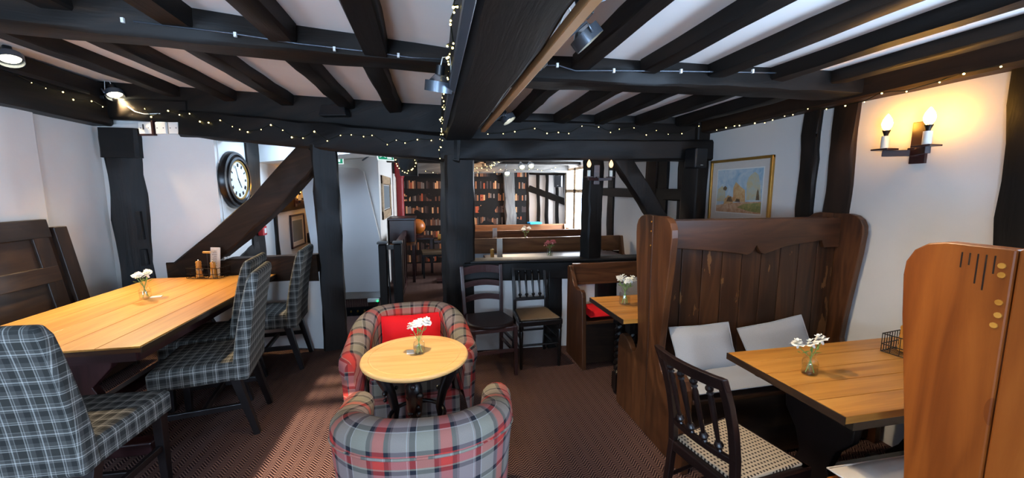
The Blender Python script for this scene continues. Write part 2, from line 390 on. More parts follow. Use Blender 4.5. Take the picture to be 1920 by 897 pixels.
# --- ceilings and their timbers
def slab(x0, x1, y0, y1f, zf, th=.1):      # ceiling slab with heights from zf(x)
    m = MB(); y1a, y1b = y1f(x0), y1f(x1)
    m.hexa([(x0,y0,zf(x0)),(x1,y0,zf(x1)),(x1,y1b,zf(x1)),(x0,y1a,zf(x0)),(x0,y0,zf(x0)+th),(x1,y0,zf(x1)+th),(x1,y1b,zf(x1)+th),(x0,y1a,zf(x0)+th)]); return m
ceL = struct('ceiling_left', slab(XL-.2, .27, YB-.2, lambda x: PY(x)+.1, lambda x: 2.40-.08*x), M['ceil'])
ceR = struct('ceiling_right', slab(.23, XR+.2, YB-.2, lambda x: PY(x)+.1, lambda x: 2.34), M['ceil'])
for i, x in enumerate((-2.62, -2.18, -1.67, -1.2, -.74, -.27)):
    z = cl(x)-.04; build('joist', MB().timber((x, YB, z), (x, 2.30, z), .13, .12, segs=12, jit=.009, seed=i), M['beam'], ceL, grain='auto', smooth='auto')
for i, x in enumerate((-2.40, -1.86, -1.33, -.78, -.33)):
    z = cl(x)-.04; build('joist', MB().timber((x, 2.40, z), (x+.02, PY(x)+.03, z), .12, .12, segs=8, jit=.008, seed=20+i), M['beam'], ceL, grain='auto', smooth='auto')
for i, x in enumerate((.81, 1.235, 1.66, 2.08, 2.50)):
    build('joist', MB().timber((x+.02, YB, 2.315), (x, 2.12, 2.315), .10, .10, segs=12, jit=.008, seed=40+i), M['beam'], ceR, grain='auto', smooth='auto')
for i, x in enumerate((.80, 1.22, 1.62, 2.05, 2.48)):
    build('joist', MB().timber((x, 2.2, 2.305), (x, PY(x)+.03, 2.295), .10, .10, segs=8, jit=.007, seed=60+i), M['beam'], ceR, grain='auto', smooth='auto')
# cross beams, central beam, wall beams
build('cross_beam', MB().timber((XL, 2.37, 2.53), (.14, 2.40, 2.385), .18, .26, segs=16, jit=.008, h1=.185, seed=1), M['beam'], ceL, grain='auto', smooth='auto')
build('cross_beam', MB().timber((.38, 2.26, 2.285), (XR, 2.14, 2.29), .18, .165, segs=16, jit=.008, seed=2), M['beam'], ceR, grain='auto', smooth='auto')
build('main_beam', MB().timber((.26, YB, 2.255), (.25, 3.86, 2.245), .285, .36, segs=20, jit=.007, seed=3, cham=.28), M['beam'], ceL, grain='auto', smooth='auto')
# --- outer walls
def wallx(name, x, t, y0, y1, z1, holes=(), mat=None):      # wall normal to X, with rectangular holes (ya, yb, za, zb)
    m = MB(); ys = sorted(holes); cur = y0
    for ya, yb, za, zb in ys:
        m.b2((x, cur, -.1), (x+t, ya, z1)); m.b2((x, ya, -.1), (x+t, yb, za)); m.b2((x, ya, zb), (x+t, yb, z1)); cur = yb
    m.b2((x, cur, -.1), (x+t, y1, z1)); return struct(name, m, mat or M['plaster'])
def wally(name, y, t, x0, x1, z1, holes=(), mat=None, z0=-.1):
    m = MB(); cur = x0
    for xa, xb, za, zb in sorted(holes):
        m.b2((cur, y, z0), (xa, y+t, z1)); m.b2((xa, y, z0), (xb, y+t, za)); m.b2((xa, y, zb), (xb, y+t, z1)); cur = xb
    m.b2((cur, y, z0), (x1, y+t, z1)); return struct(name, m, mat or M['plaster'])
wl = wallx('wall_left', XL-.2, .2, YB-.2, 4.75, 2.75)
build('thick_plaster', MB().b2((XL, YB, 0), (XL+.035, 4.0, 2.3)), M['plaster'], wl, bevel=.015)
WIN = (6.86, 7.98, .84, 2.06)
wr = wallx('wall_right', XR, .2, YB-.2, 8.15, 2.5, [(-1.4, .4, .85, 1.9), WIN])
REARW = [(-2.75, -2.15, .8, 1.85), (-1.14, -.5, .8, 1.9)]
wb = wally('wall_rear', YB-.2, .2, XL-.2, XR+.2, 2.8, REARW)
build('wall_beam', MB().timber((XL+.05, YB, 2.45), (XL+.05, 4.62, 2.43), .22, .40, segs=16, jit=.01, seed=4), M['beam'], wl, grain='auto', smooth='auto')
build('wall_beam', MB().timber((XR-.02, YB, 2.275), (XR-.02, 3.62, 2.27), .2, .175, segs=16, jit=.006, seed=5), M['beamb'], wr, grain='auto', smooth='auto')
for k, (y0, y1, w) in enumerate(((2.455, 2.48, .125), (2.215, 2.23, .155), (1.34, 1.31, .19))):
    build('stud', MB().timber((XR, y0, 2.2), (XR, y1, 0), w, .07, up=(1,0,0), segs=12, jit=.012, seed=70+k), M['beam'] if k != 1 else M['beamb'], wr, grain='auto', smooth='auto')
# right wall framing beyond the partition
for y0, y1, w in ((3.98, 3.98, .12), (4.36, 4.36, .2), (4.62, 4.62, .26), (5.75, 5.75, .2), (6.55, 6.55, .16)):
    build('stud', MB().timber((XR, y0, 2.12), (XR, y1, 0), w, .06, up=(1,0,0), segs=8, jit=.01, seed=int(y0*9)), M['beamb'] if y0 == 4.62 else M['beam'], wr, grain='auto', smooth='auto')
build('rail', MB().timber((XR, 3.7, 1.55), (XR, 6.8, 1.6), .07, .13, segs=8, jit=.01), M['beam'], wr, grain='auto', smooth='auto')
# windows
def window(name, ax, at, a0, a1, z0, z1, cols, transom):
    m = MB()
    def bx(u0, u1, w0, w1, d=.05):
        d = min(d, .035) if ax == 0 else d
        if ax == 0: m.b2((at-d/2, u0, w0), (at+d/2, u1, w1))
        else: m.b2((u0, at-d/2, w0), (u1, at+d/2, w1))
    fr = struct(name, MB().b2((at-.05, a0-.02, z0-.05) if ax == 0 else (a0-.02, at-.05, z0-.05), (at+.05, a1+.02, z0) if ax == 0 else (a1+.02, at+.05, z0)), M['palewood'])
    fw_ = .09 if ax == 0 else .05
    for u in (a0, a1-fw_): m = MB(); bx(u, u+fw_, z0, z1, .07); build('frame_post', m, M['palewood'], fr, bevel=.004)
    m = MB(); bx(a0, a1, z1-.05, z1, .07); build('frame_head', m, M['palewood'], fr, bevel=.004)
    for i in range(1, cols):
        u = a0+(a1-a0)*i/cols; m = MB(); bx(u-fw_*.6, u+fw_*.6, z0, z1, .06); build('mullion', m, M['palewood'], fr, bevel=.004)
    m = MB(); bx(a0, a1, transom-(.035 if ax == 0 else .02), transom+(.035 if ax == 0 else .02), .06); build('transom', m, M['palewood'], fr, bevel=.004)
    for i in range(cols):
        u0, u1 = a0+(a1-a0)*i/cols, a0+(a1-a0)*(i+1)/cols
        for w0, w1 in ((z0, transom), (transom, z1)):
            m = MB(); bx(u0+.03, u1-.03, w0+.01, w1-.03, .006); build('pane', m, M['pane'], fr)
    return fr
window('window_1', 0, XR+.01, WIN[0], WIN[1], WIN[2], WIN[3], 2, 1.6)
window('window_2', 1, YB-.12, REARW[0][0], REARW[0][1], .8, 1.85, 2, 1.5)
w3 = window('window_3', 1, YB-.12, REARW[1][0], REARW[1][1], .8, 1.9, 1, 1.64)
for z in (1.725, 1.81): build('glazing_bar', MB().b2((REARW[1][0], YB-.14, z-.02), (REARW[1][1], YB-.10, z+.02)), M['pew'], w3)
window('window_added_side', 0, XR+.16, -1.4, .4, .85, 1.9, 4, 1.5)  # unseen side window, added to bring cool light into the room
# --- the timber-framed partition
def pbox(x0, x1, z0, z1, t=.12, off=.02):
    return MB().hexa([(x0, PY(x0)+off, z0), (x1, PY(x1)+off, z0), (x1, PY(x1)+off+t, z0), (x0, PY(x0)+off+t, z0), (x0, PY(x0)+off, z1), (x1, PY(x1)+off, z1), (x1, PY(x1)+off+t, z1), (x0, PY(x0)+off+t, z1)])
m = pbox(-3.35, -2.06, 0, 2.25, .16); pa = struct('wall_partition', m, M['plaster'])
build('infill_panel', pbox(-2.1, -1.05, 0, .80, .12), M['plaster'], pa)
build('infill_panel', pbox(.3, 2.75, 0, .76, .12, .03), M['plaster'], pa)
build('upper_panel', pbox(-3.35, .25, 2.1, 2.75, .1, .06), M['plaster'], pa)
build('upper_panel', pbox(.25, 2.85, 2.0, 2.5, .1, .06), M['plaster'], pa)
def ptim(name, x0, z0, x1, z1, w, t, off=.0, mat='beam', segs=10, jit=.008, seed=0, **k):
    return build(name, MB().timber((x0, PY(x0)+t/2+off, z0), (x1, PY(x1)+t/2+off, z1), t, w, up=(0, 0, 1) if abs(x1-x0) > .5*abs(z1-z0) else (1, .2, 0), segs=segs, jit=jit, seed=seed, **k), M[mat], pa, grain='auto', smooth='auto')
# lower and upper beams left, right
ptim('lower_beam', -2.32, 2.25, .3, 1.985, .25, .24, -.05, seed=1, segs=16, jit=.01)
ptim('lower_beam', -3.1, 2.40, -2.25, 2.36, .20, .2, -.03, seed=31, segs=5)
ptim('upper_plate', -3.1, 2.55, .3, 2.25, .24, .2, .0, seed=2, segs=14, h1=.27)
ptim('lower_beam', .22, 1.985, 2.82, 2.01, .20, .22, -.05, seed=3, segs=14)
ptim('upper_plate', .22, 2.17, 2.82, 2.17, .20, .2, .0, seed=4, segs=14)
ptim('upper_plate', .22, 2.30, 2.82, 2.30, .16, .16, .03, seed=5, segs=8)
# posts
ptim('post', -2.93, 0, -2.94, 2.2, .29, .2, -.06, mat='beam', seed=6, jit=.014)
build('post_jowl', MB().timber((-2.93, PY(-2.93)+.02, 1.92), (-2.93, PY(-2.93)+.02, 2.2), .32, .24, up=(0,1,0), segs=3, jit=.006), M['beam'], pa, grain='auto', smooth='auto')
ptim('post', -1.0, 0, -1.01, 2.03, .225, .2, -.02, mat='beam', seed=7, jit=.012, segs=14)
ptim('post', .245, 0, .245, 1.93, .285, .24, -.02, seed=8, jit=.008, segs=14)
ptim('post', 1.59, .9, 1.6, 1.93, .165, .15, .0, seed=9)
ptim('post', 1.2, 0, 1.2, .8, .15, .1, .0, seed=19, segs=4)
ptim('post', 1.75, 0, 1.75, .8, .24, .1, .0, seed=29, segs=4)
ptim('post', 2.72, 0, 2.70, 2.3, .17, .2, -.02, seed=10, jit=.012)
# braces
def pq(x, y, off=0): 
    p = gp(x, y, (-1.0, 4.07+off, 0), (.265, 1, 0)); return p
a, b = pq(590, 285, .05), pq(352, 508, .05)
build('brace', MB().timber(a, b, .16, .255, segs=10, jit=.01, up=(0, 0, 1), bow=-.05), M['beamb'], pa, grain='auto', smooth='auto')
a, b = gy(1158, 290, 3.68), gy(1240, 420, 3.66)
build('brace', MB().timber(a, b, .12, .17, segs=8, jit=.007), M['beam'], pa, grain='auto', smooth='auto')
# rails
a, b = pq(318, 512, .02), pq(600, 503, .02)
build('rail', MB().timber((a.x, a.y+.08, a.z), (b.x, b.y+.08, b.z), .17, .22, segs=10, jit=.008, h1=.27), M['beamb'], pa, grain='auto', smooth='auto')
ptim('rail', .3, .812, 2.75, .808, .19, .17, -.01, seed=12, segs=14)
build('rail_top', MB().timber((.36, PY(.36)+.075, .915), (2.7, PY(2.7)+.075, .912), .2, .02, segs=6, jit=.002), M['beam'], pa, grain='auto', smooth='auto')
# --- corridor and stairs behind the partition
XC = -2.05
wc = wallx('wall_corridor', XC-.15, .15, 4.42, 7.9, 2.5)
build('stud', MB().timber((XC, 5.12, 2.3), (XC, 5.12, 0), .30, .05, up=(1,0,0), segs=8, jit=.012), M['beam'], wc, grain='auto', smooth='auto')
build('stud', MB().timber((XC, 5.68, 1.5), (XC, 5.72, 0), .09, .05, up=(1,0,0), segs=8, jit=.012), M['beam'], wc, grain='auto', smooth='auto')
build('stud', MB().timber((XC, 7.35, 1.4), (XC, 7.4, 0), .2, .05, up=(1,0,0), segs=8, jit=.012), M['beam'], wc, grain='auto', smooth='auto')
build('rail', MB().timber((XC, 5.3, 1.38), (XC, 7.6, 1.42), .06, .17, segs=6, jit=.01), M['beamb'], wc, grain='auto', smooth='auto')
build('brace', MB().timber((XC, 4.5, .78), (XC, 5.1, .95), .06, .14, segs=6, jit=.01), M['beam'], wc, grain='auto', smooth='auto')
build('rail', MB().timber((XC, 7.0, .82), (XC, 7.8, .84), .1, .16, segs=4, jit=.01), M['beam'], wc, grain='auto', smooth='auto')
m = MB(); m.hexa([(XC-.1, 5.28, 1.93), (-.7, 5.28, 2.10), (-.7, 6.1, 2.10), (XC-.1, 8, 1.93), (XC-.1, 5.28, 2.40), (-.7, 5.28, 2.40), (-.7, 6.1, 2.40), (XC-.1, 8, 2.40)])
m.hexa([(XC-.15, PY(XC)+.1, 2.30), (-.7, PY(-.7)+.1, 2.30), (-.7, 5.28, 2.30), (XC-.15, 5.28, 2.30), (XC-.15, PY(XC)+.1, 2.40), (-.7, PY(-.7)+.1, 2.40), (-.7, 5.28, 2.40), (XC-.15, 5.28, 2.40)]); struct('ceiling_corridor', m, M['plaster'])
sk = struct('window_added_roof', MB().b2((-1.75, 4.6, 2.27), (-.95, 4.64, 2.30)), M['palewood'])  # added rooflight frame with no opening, set round the area light
for a, b in (((-1.75, 5.16, 2.27), (-.95, 5.2, 2.30)), ((-1.75, 4.64, 2.27), (-1.71, 5.16, 2.30)), ((-.99, 4.64, 2.27), (-.95, 5.16, 2.30))): build('frame_side', MB().b2(a, b), M['palewood'], sk)
light('added_stair_light', 'AREA', (-1.35, 4.9, 2.285), 17, COOL, (-1.35, 4.9, 0), shape='RECTANGLE', size=.7, size_y=.5)  # added cool lamp under the slab, brightens the corridor and stairs
wst = wally('wall_stairs', 6.02, .14, -1.47, -.75, 2.3, z0=-1.5)
wally('wall_corridor_end', 7.8, .14, XC-.15, -1.3, 2.5)
wallx('wall_corridor_right', -1.47, .12, 6.16, 7.8, 2.5)
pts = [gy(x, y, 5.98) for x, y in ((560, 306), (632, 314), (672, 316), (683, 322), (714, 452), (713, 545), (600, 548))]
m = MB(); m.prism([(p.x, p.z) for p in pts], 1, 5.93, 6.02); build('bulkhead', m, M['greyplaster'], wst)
wf = wallx('wall_far_left', -.89, .14, 6.16, 9.0, 2.3)
# --- far room
m = MB(); m.b2((-.95, 8.8, -.1), (2.25, 8.95, 2.3)); wfar = struct('wall_far', m, M['plaster'])
m = MB(); m.b2((-.74, 8.785, .0), (2.2, 8.799, 2.2)); build('wallpaper', m, M['books'], wfar)
m = MB(); m.hexa([(2.15, 8.82, -.1), (2.86, 8.04, -.1), (2.95, 8.12, -.1), (2.24, 8.9, -.1), (2.15, 8.82, 2.3), (2.86, 8.04, 2.3), (2.95, 8.12, 2.3), (2.24, 8.9, 2.3)])
wa = struct('wall_far_angle', m, M['plaster'])
for t in (.02, .30, .52, .76, .97):
    p = Vector((2.15, 8.82, 0)).lerp(Vector((2.86, 8.04, 0)), t)
    build('stud', MB().timber((p.x, p.y, 2.1), (p.x+.03, p.y-.03, 0), .075, .06, up=(.7, .7, 0), segs=8, jit=.012, seed=int(t*50)), M['beam'], wa, grain='auto', smooth='auto')
build('rail', MB().timber((2.2, 8.74, 1.66), (2.84, 8.03, 1.36), .06, .14, segs=8, jit=.014), M['beam'], wa, grain='auto', smooth='auto')
build('rail', MB().timber((2.2, 8.74, 2.03), (2.84, 8.03, 2.0), .06, .12, segs=6, jit=.014), M['beam'], wa, grain='auto', smooth='auto')
p0, p1 = gy(953, 322, 8.7), gy(958, 440, 8.7)
build('post', MB().timber((p0.x, 8.72, 2.1), (p1.x+.05, 8.72, 0), .24, .14, up=(0,1,0), segs=10, jit=.02), M['greytimber'], wfar, grain='auto', smooth='auto')
m = MB(); m.hexa([(-.95, PY(-.95)+.14, 2.2), (3.0, PY(3.0)+.14, 2.2), (3.0, 9, 2.2), (-.95, 9, 2.2), (-.95, PY(-.95)+.14, 2.3), (3.0, PY(3.0)+.14, 2.3), (3.0, 9, 2.3), (-.95, 9, 2.3)]); cf = struct('ceiling_far', m, M['ceil'])
for i, y in enumerate((4.6, 5.5, 6.4, 7.2)):
    build('cross_beam', MB().timber((-.8, y, 2.17), (XR, y, 2.17), .14, .14, segs=6, jit=.01, seed=i), M['beam'], cf, grain='auto', smooth='auto')
build('cross_beam', MB().timber((-.8, 8.3, 2.06), (XR, 7.9, 2.1), .2, .22, segs=8, jit=.012), M['greytimber'], cf, grain='auto', smooth='auto')
build('main_beam', MB().timber((.95, 4.0, 2.16), (1.15, 8.4, 2.14), .2, .16, segs=10, jit=.01), M['greytimber'], cf, grain='auto', smooth='auto')
dp = gy(764, 300, 4.6)
build('drop_post', MB().timber((dp.x, 4.6, 2.2), (dp.x, 4.6, gy(764, 330, 4.6).z), .2, .18, up=(0,1,0), segs=4, jit=.012), M['beam'], cf, grain='auto', smooth='auto')

# ================================================================== furniture
def soft(w, d, h, n=8, sag=.0, pin=.35):     # pillow: pinched corners, domed middle; local centre at the middle
    m = MB(); top = []; bot = []
    for i in range(n+1):
        r1 = []; r2 = []
        for j in range(n+1):
            u, v = -1+2*i/n, -1+2*j/n
            e = ((1-abs(u)**3.2)*(1-abs(v)**3.2))**.45
            k = 1-.05*(1-abs(v))*abs(u)**2; q = 1-.05*(1-abs(u))*abs(v)**2
            x, y = u*w/2*k, v*d/2*q
            r1.append((x, y, h/2*e*(1+.06*math.sin(5*u+3*v))-sag*(1-u*u))); r2.append((x, y, -h/2*e-sag*(1-u*u)))
        top.append(r1); bot.append(r2[::-1])
    m.grid(top); m.grid(bot); 
    return m
def cushion(name, label, cat, loc, rot, w, d, h, mat, group=None, sag=0):
    o = thing(name, label, cat, (0,0,0), 0, group); o.location = loc; o.rotation_euler = rot
    cv = build('cover', soft(w, d, h, sag=sag), M[mat], o, smooth=True)
    sm = MB(); pth = []
    n = 10
    for (ax, sg) in ((0, -1), (1, 1), (0, 1), (1, -1)):
        for k in range(n):
            t = -1+2*k/n
            u, v = ((t, sg) if sg < 0 else (-t, sg)) if ax == 0 else ((sg, t) if sg > 0 else (sg, -t))
            if ax == 0: u = t if sg < 0 else -t; v = sg
            else: u = sg; v = t if sg > 0 else -t
            kx = 1-.05*(1-abs(v))*abs(u)**2; q = 1-.05*(1-abs(u))*abs(v)**2
            pth.append((u*w/2*kx, v*d/2*q, -sag*(1-u*u)))
    pth.append(pth[0]); sm.tube(pth, .004, 6); build('piping', sm, M[mat], cv, smooth=True)
    return o

# ---- checked dining chair (faces +Y)
def plaid_chair(label, loc, rz):
    t = thing('dining_chair', label, 'chair', loc, rz, 'checked dining chairs')
    w, d = .47, .46
    m = MB(); n = 8
    P = []
    for zz, ins in ((.375, .0), (.385, -.004), (.475, -.004), (.492, .008), (.498, .03)):
        a, b = w/2-ins, d/2-ins; P.append([(-a*.96,-b,zz),(a*.96,-b,zz),(a,b,zz),(-a,b,zz)])
    m.ring(P); build('seat', m, M['plaid'], t, smooth='auto', bevel=.018, bseg=3)
    m = MB(); secs = []
    for i in range(13):
        q = i/12; z = .37+.66*q; y = -d/2-.005-.05*q-.07*q*q; a = w/2-.004*q; th = .10-.035*q
        if i == 12: a -= .012; th -= .02; z -= .003
        secs.append([(-a,y-th/2,z),(a,y-th/2,z),(a,y+th/2,z+.004),(-a,y+th/2,z+.004)])
    m.ring(secs); build('backrest', m, M['plaid'], t, smooth='auto', bevel=.02, bseg=3)
    for sx in (-1, 1):
        build('leg', MB().bar((sx*.2, .19, .40), (sx*.2, .195, 0), .05, .05, w1=.036, h1=.036), M['leg'], t, bevel=.003, grain='auto')
        build('leg', MB().bar((sx*.2, -.2, .40), (sx*.2, -.30, 0), .055, .05, w1=.036, h1=.036), M['leg'], t, bevel=.003, grain='auto')
        build('stretcher', MB().bar((sx*.2, .192, .2), (sx*.2, -.25, .2), .025, .034), M['leg'], t, bevel=.003, grain='auto')
    build('stretcher', MB().bar((-.2, -.02, .2), (.2, -.02, .2), .025, .034), M['leg'], t, bevel=.003, grain='auto')
    return t
pc = plaid_chair('checked dining chair at near end of the long table, cropped by the picture edge', (-1.685, 2.14, 0), R(-3))
dup(pc, (-1.50, 2.85, 0), R(100), 'checked dining chair tucked into the long side nearest the camera, beside its near corner')
dup(pc, (-1.72, 3.335, 0), R(97), 'checked dining chair mostly hidden behind another, middle of the row along the long table')
dup(pc, (-1.50, 3.845, 0), R(95), 'checked dining chair farthest back, standing against the white panel by the thick post')

# ---- long pine table
t = thing('dining_table', 'long plank-topped pine table with trestle ends beside the dark panelled bench', 'table', (-2.07, 3.27, 0))
tw, tl = 1.07, 1.86; xs = [-tw/2, -.32, -.10, .12, .33, tw/2]
for a, b in zip(xs, xs[1:]):
    build('plank', MB().b2((a+.0015, -tl/2, .75), (b-.0015, tl/2, .782)), M['pineL'], t, grain=1, bevel=.002)
build('edge_strip', MB().b2((tw/2, -tl/2, .744), (tw/2+.004, tl/2, .776)), M['bench'], t, grain=1)
build('edge_strip', MB().b2((-tw/2, -tl/2-.004, .748), (tw/2, -tl/2, .772)), M['settle'], t, grain=0)
for s in (-1, 1):
    build('apron', MB().b2((s*.44-.015, -tl/2+.12, .66), (s*.44+.015, tl/2-.12, .75)), M['mahog'], t, grain='auto')
    build('apron', MB().b2((-.44, s*(tl/2-.12)-.015, .66), (.44, s*(tl/2-.12)+.015, .75)), M['mahog'], t, grain='auto')
    y = s*(tl/2-.30)
    pr = [(-.17,.08),(.17,.08),(.12,.2),(.15,.32),(.09,.45),(.19,.56),(.22,.66),(-.22,.66),(-.19,.56),(-.09,.45),(-.15,.32),(-.12,.2)]
    build('trestle', MB().prism(pr, 1, y-.025, y+.025), M['mahog'], t, bevel=.004, grain=2)
    build('trestle_foot', MB().bar((-.36, y, .04), (.36, y, .04), .09, .08), M['mahog'], t, bevel=.01, grain='auto')
build('stretcher', MB().b2((-.03, -tl/2+.25, .22), (.03, tl/2-.25, .30)), M['mahog'], t, bevel=.005, grain='auto')

# ---- panelled bench on the left wall
t = thing('panelled_bench', 'dark panelled oak bench with a tall back against the left wall', 'bench', (-3.16, 2.95, 0))
# back leans: face from x=.18 at seat to .06 at top
def bk(y0, y1, z0, z1, th=.03, off=0.):
    fx = lambda z: .20-.15*(z-.4)/.95+off
    return MB().hexa([(fx(z0)-th, y0, z0), (fx(z0), y0, z0), (fx(z0), y1, z0), (fx(z0)-th, y1, z0), (fx(z1)-th, y0, z1), (fx(z1), y0, z1), (fx(z1), y1, z1), (fx(z1)-th, y1, z1)])
build('back_board', bk(-1.9, .98, .4, 1.33, .02, -.02), M['bench'], t, grain=1)
build('top_rail', bk(-1.9, .96, 1.22, 1.37, .045, .0), M['bench'], t, grain=1, bevel=.006)
build('middle_rail', bk(-1.9, .93, .86, .99, .04, .0), M['bench'], t, grain=1, bevel=.006)
for y in (-1.5, -.55, .80): build('stile', bk(y, y+.13, .42, 1.24, .04, -.001), M['bench'], t, grain=2, bevel=.006)
build('end_post', bk(.98, 1.10, 0, 1.30, .06, .015), M['bench'], t, grain=2, bevel=.006)
build('seat_board', MB().b2((.05, -1.9, .40), (.50, 1.28, .44)), M['bench'], t, grain=1, bevel=.008)
build('seat_front', MB().b2((.44, -1.9, .05), (.47, 1.2, .40)), M['bench'], t, grain=1)
build('end_rail', MB().b2((.03, 1.12, .60), (.42, 1.16, .64)), M['mahog'], t, bevel=.005, grain='auto')
build('end_panel', MB().b2((.03, 1.12, .0), (.45, 1.16, .60)), M['bench'], t, bevel=.005, grain=2)
for o in [q for q in C.objects if q.name.startswith('dining_chair')]: o.scale = (1, 1, 1.06)
cushion('seat_cushion', 'dark grey seat cushion on the panelled bench behind the long table', 'cushion', (-2.86, 3.55, .50), (R(0), R(-8), R(0)), .42, 1.0, .09, 'greycush2')

# ---- tartan tub chair (faces +Y)
def tub_chair(label, loc, rz, W=.70, D=.62, HB=.73, HA=.60):
    t = thing('tub_armchair', label, 'armchair', loc, rz, 'tartan tub chairs')
    r = W/2; rc = r*.92; path = []      # outer path: left arm front -> back -> right arm front
    ys = D/2
    N1, N2 = 9, 24
    for i in range(N1): path.append((-r, ys-(ys+D/2-rc)*i/N1, 0))
    for i in range(N2+1):
        a = PI+PI*i/N2; ca_, sa_ = math.cos(a), math.sin(a); path.append((r*math.copysign(abs(ca_)**.8, ca_), -(D/2-rc)-rc*abs(sa_)**.8, 0))
    for i in range(1, N1+1): path.append((r, -(D/2-rc)+(ys+D/2-rc)*i/N1, 0))
    path = [Vector((p[0]*(1+.18*(p[1]+D/2)/D), p[1], 0)) for p in path]; n = len(path); L = [0]
    for i in range(1, n): L.append(L[-1]+(path[i]-path[i-1]).length)
    P = []; U = []
    def smo(x): x = max(0, min(1, x)); return x*x*(3-2*x)
    for i, p in enumerate(path):
        d = (path[min(i+1, n-1)]-path[max(i-1, 0)]).normalized(); inn = Vector((-d.y, d.x, 0))
        end = min(L[i], L[-1]-L[i]); q = smo(end/(.36*L[-1]))
        top = HA+(HB-HA)*q; th = .125
        e = min(1, end/.07); rd = math.sqrt(max(0, 1-(1-e)**2)); rr = .25+.75*rd
        top2 = top-.05*(1-rd); thk = th*rr; ctr = .5*th
        prof = [(ctr-thk/2+.03*rr, .09), (ctr-thk/2+.01, .25), (ctr-thk/2, .45), (ctr-thk/2-.012, top2-.10)]
        for k in range(9):
            a = PI-PI*k/8; prof.append((ctr+(thk/2+.012)*math.cos(a), top2-.06+.06*math.sin(a)))
        prof += [(ctr+thk/2+.005, top2-.12), (ctr+thk/2+.01, .42), (ctr+thk/2+.02, .30)]
        row = []; ur = []; v = 0; lastp = None
        for a, z in prof:
            pt = p+inn*a+Vector((0, 0, z))
            if lastp is not None: v += (pt-lastp).length
            lastp = pt; row.append(pt); ur.append((L[i]+.03, v))
        P.append(row); U.append(ur)
    m = MB(); m.grid(P, uvs=U)
    for e in (0, n-1):   # close the arm fronts
        row = P[e] if e else P[e][::-1]
        m.add(row, [tuple(range(len(row)))], [tuple((q.x-q.y, q.z) for q in row)])
    shl = build('shell', m, M['tartan'], t, smooth=True)
    # welt round the back
    w = MB(); w.tube([P[i][3]+Vector((0,0,.0)) for i in range(2, n-2)], .006, 6); build('piping', w, M['tartan'], shl, smooth=True)
    a = r-.10
    m = MB(); m.b2((-a, -D/2+.1, .27), (a, D/2-.01, .43)); build('seat_cushion', m, M['tartan'], t, bevel=.04, bseg=4, smooth='auto')
    m = MB(); m.b2((-r+.05, -D/2+.12, .10), (r-.05, D/2-.03, .28)); build('base', m, M['tartan'], t, bevel=.02, bseg=3)
    for sx in (-1, 1):
        for yy in (-.2, .24): build('leg', MB().cyl((sx*.24, yy, .11), (sx*.25, yy*1.04, 0), .022, .016, 10), M['leg'], t, smooth='auto')
    return t
NEARARM = (-.055, 1.675, 0)
ta = tub_chair('tartan tub chair in the foreground with its back to the camera', NEARARM, R(-4))
FARARM = (-.17, 2.74, 0)
dup(ta, FARARM, R(183), 'tartan tub chair behind the round table, facing the camera with a red cushion').scale = (1.03, 1.06, 1.03)
cushion('throw_cushion', 'flat red cushion propped inside the tartan tub chair behind the round table', 'cushion', (-.165, 2.81, .56), (R(68), 0, R(3)), .42, .3, .10, 'red')
# ---- round table
RT = (-.115, 2.24)
t = thing('round_table', 'round pale wooden table on a black cast iron base between the tartan chairs', 'table', (RT[0], RT[1], 0))
build('tabletop', MB().lathe([(.02,.628),(.295,.628),(.303,.634),(.305,.642),(.303,.650),(.297,.655),(.262,.655),(.259,.652),(.255,.652),(.252,.655),(.01,.655)], n=56), M['maple'], t, smooth='auto', grain=0)
for k in range(3):
    a = R(30+120*k); d = Vector((math.cos(a), math.sin(a), 0)); m = MB()
    pth = [(.24,.625),(.25,.56),(.235,.47),(.18,.38),(.15,.28),(.17,.17),(.23,.08),(.26,.02)]
    m.tube([d*r_+Vector((0,0,z)) for r_, z in pth], [.03,.045,.042,.03,.024,.022,.024,.03], 10)
    for q in range(26):
        i = q % 4; r_, z = pth[i]; m.ball(d*(r_+random.uniform(-.02, .03))+Vector((random.uniform(-.035,.035), random.uniform(-.035,.035), min(.595, z+random.uniform(-.05,.02)))), random.uniform(.010, .02), 6)
    build('leg', m, M['iron'], t, smooth=True)
build('base_ring', MB().tube([(.16*math.cos(2*PI*i/24), .16*math.sin(2*PI*i/24), .28) for i in range(25)], .012, 8), M['iron'], t, smooth=True)
build('top_plate', MB().lathe([(.02,.60),(.25,.60),(.25,.627),(.02,.627)], n=24), M['iron'], t)

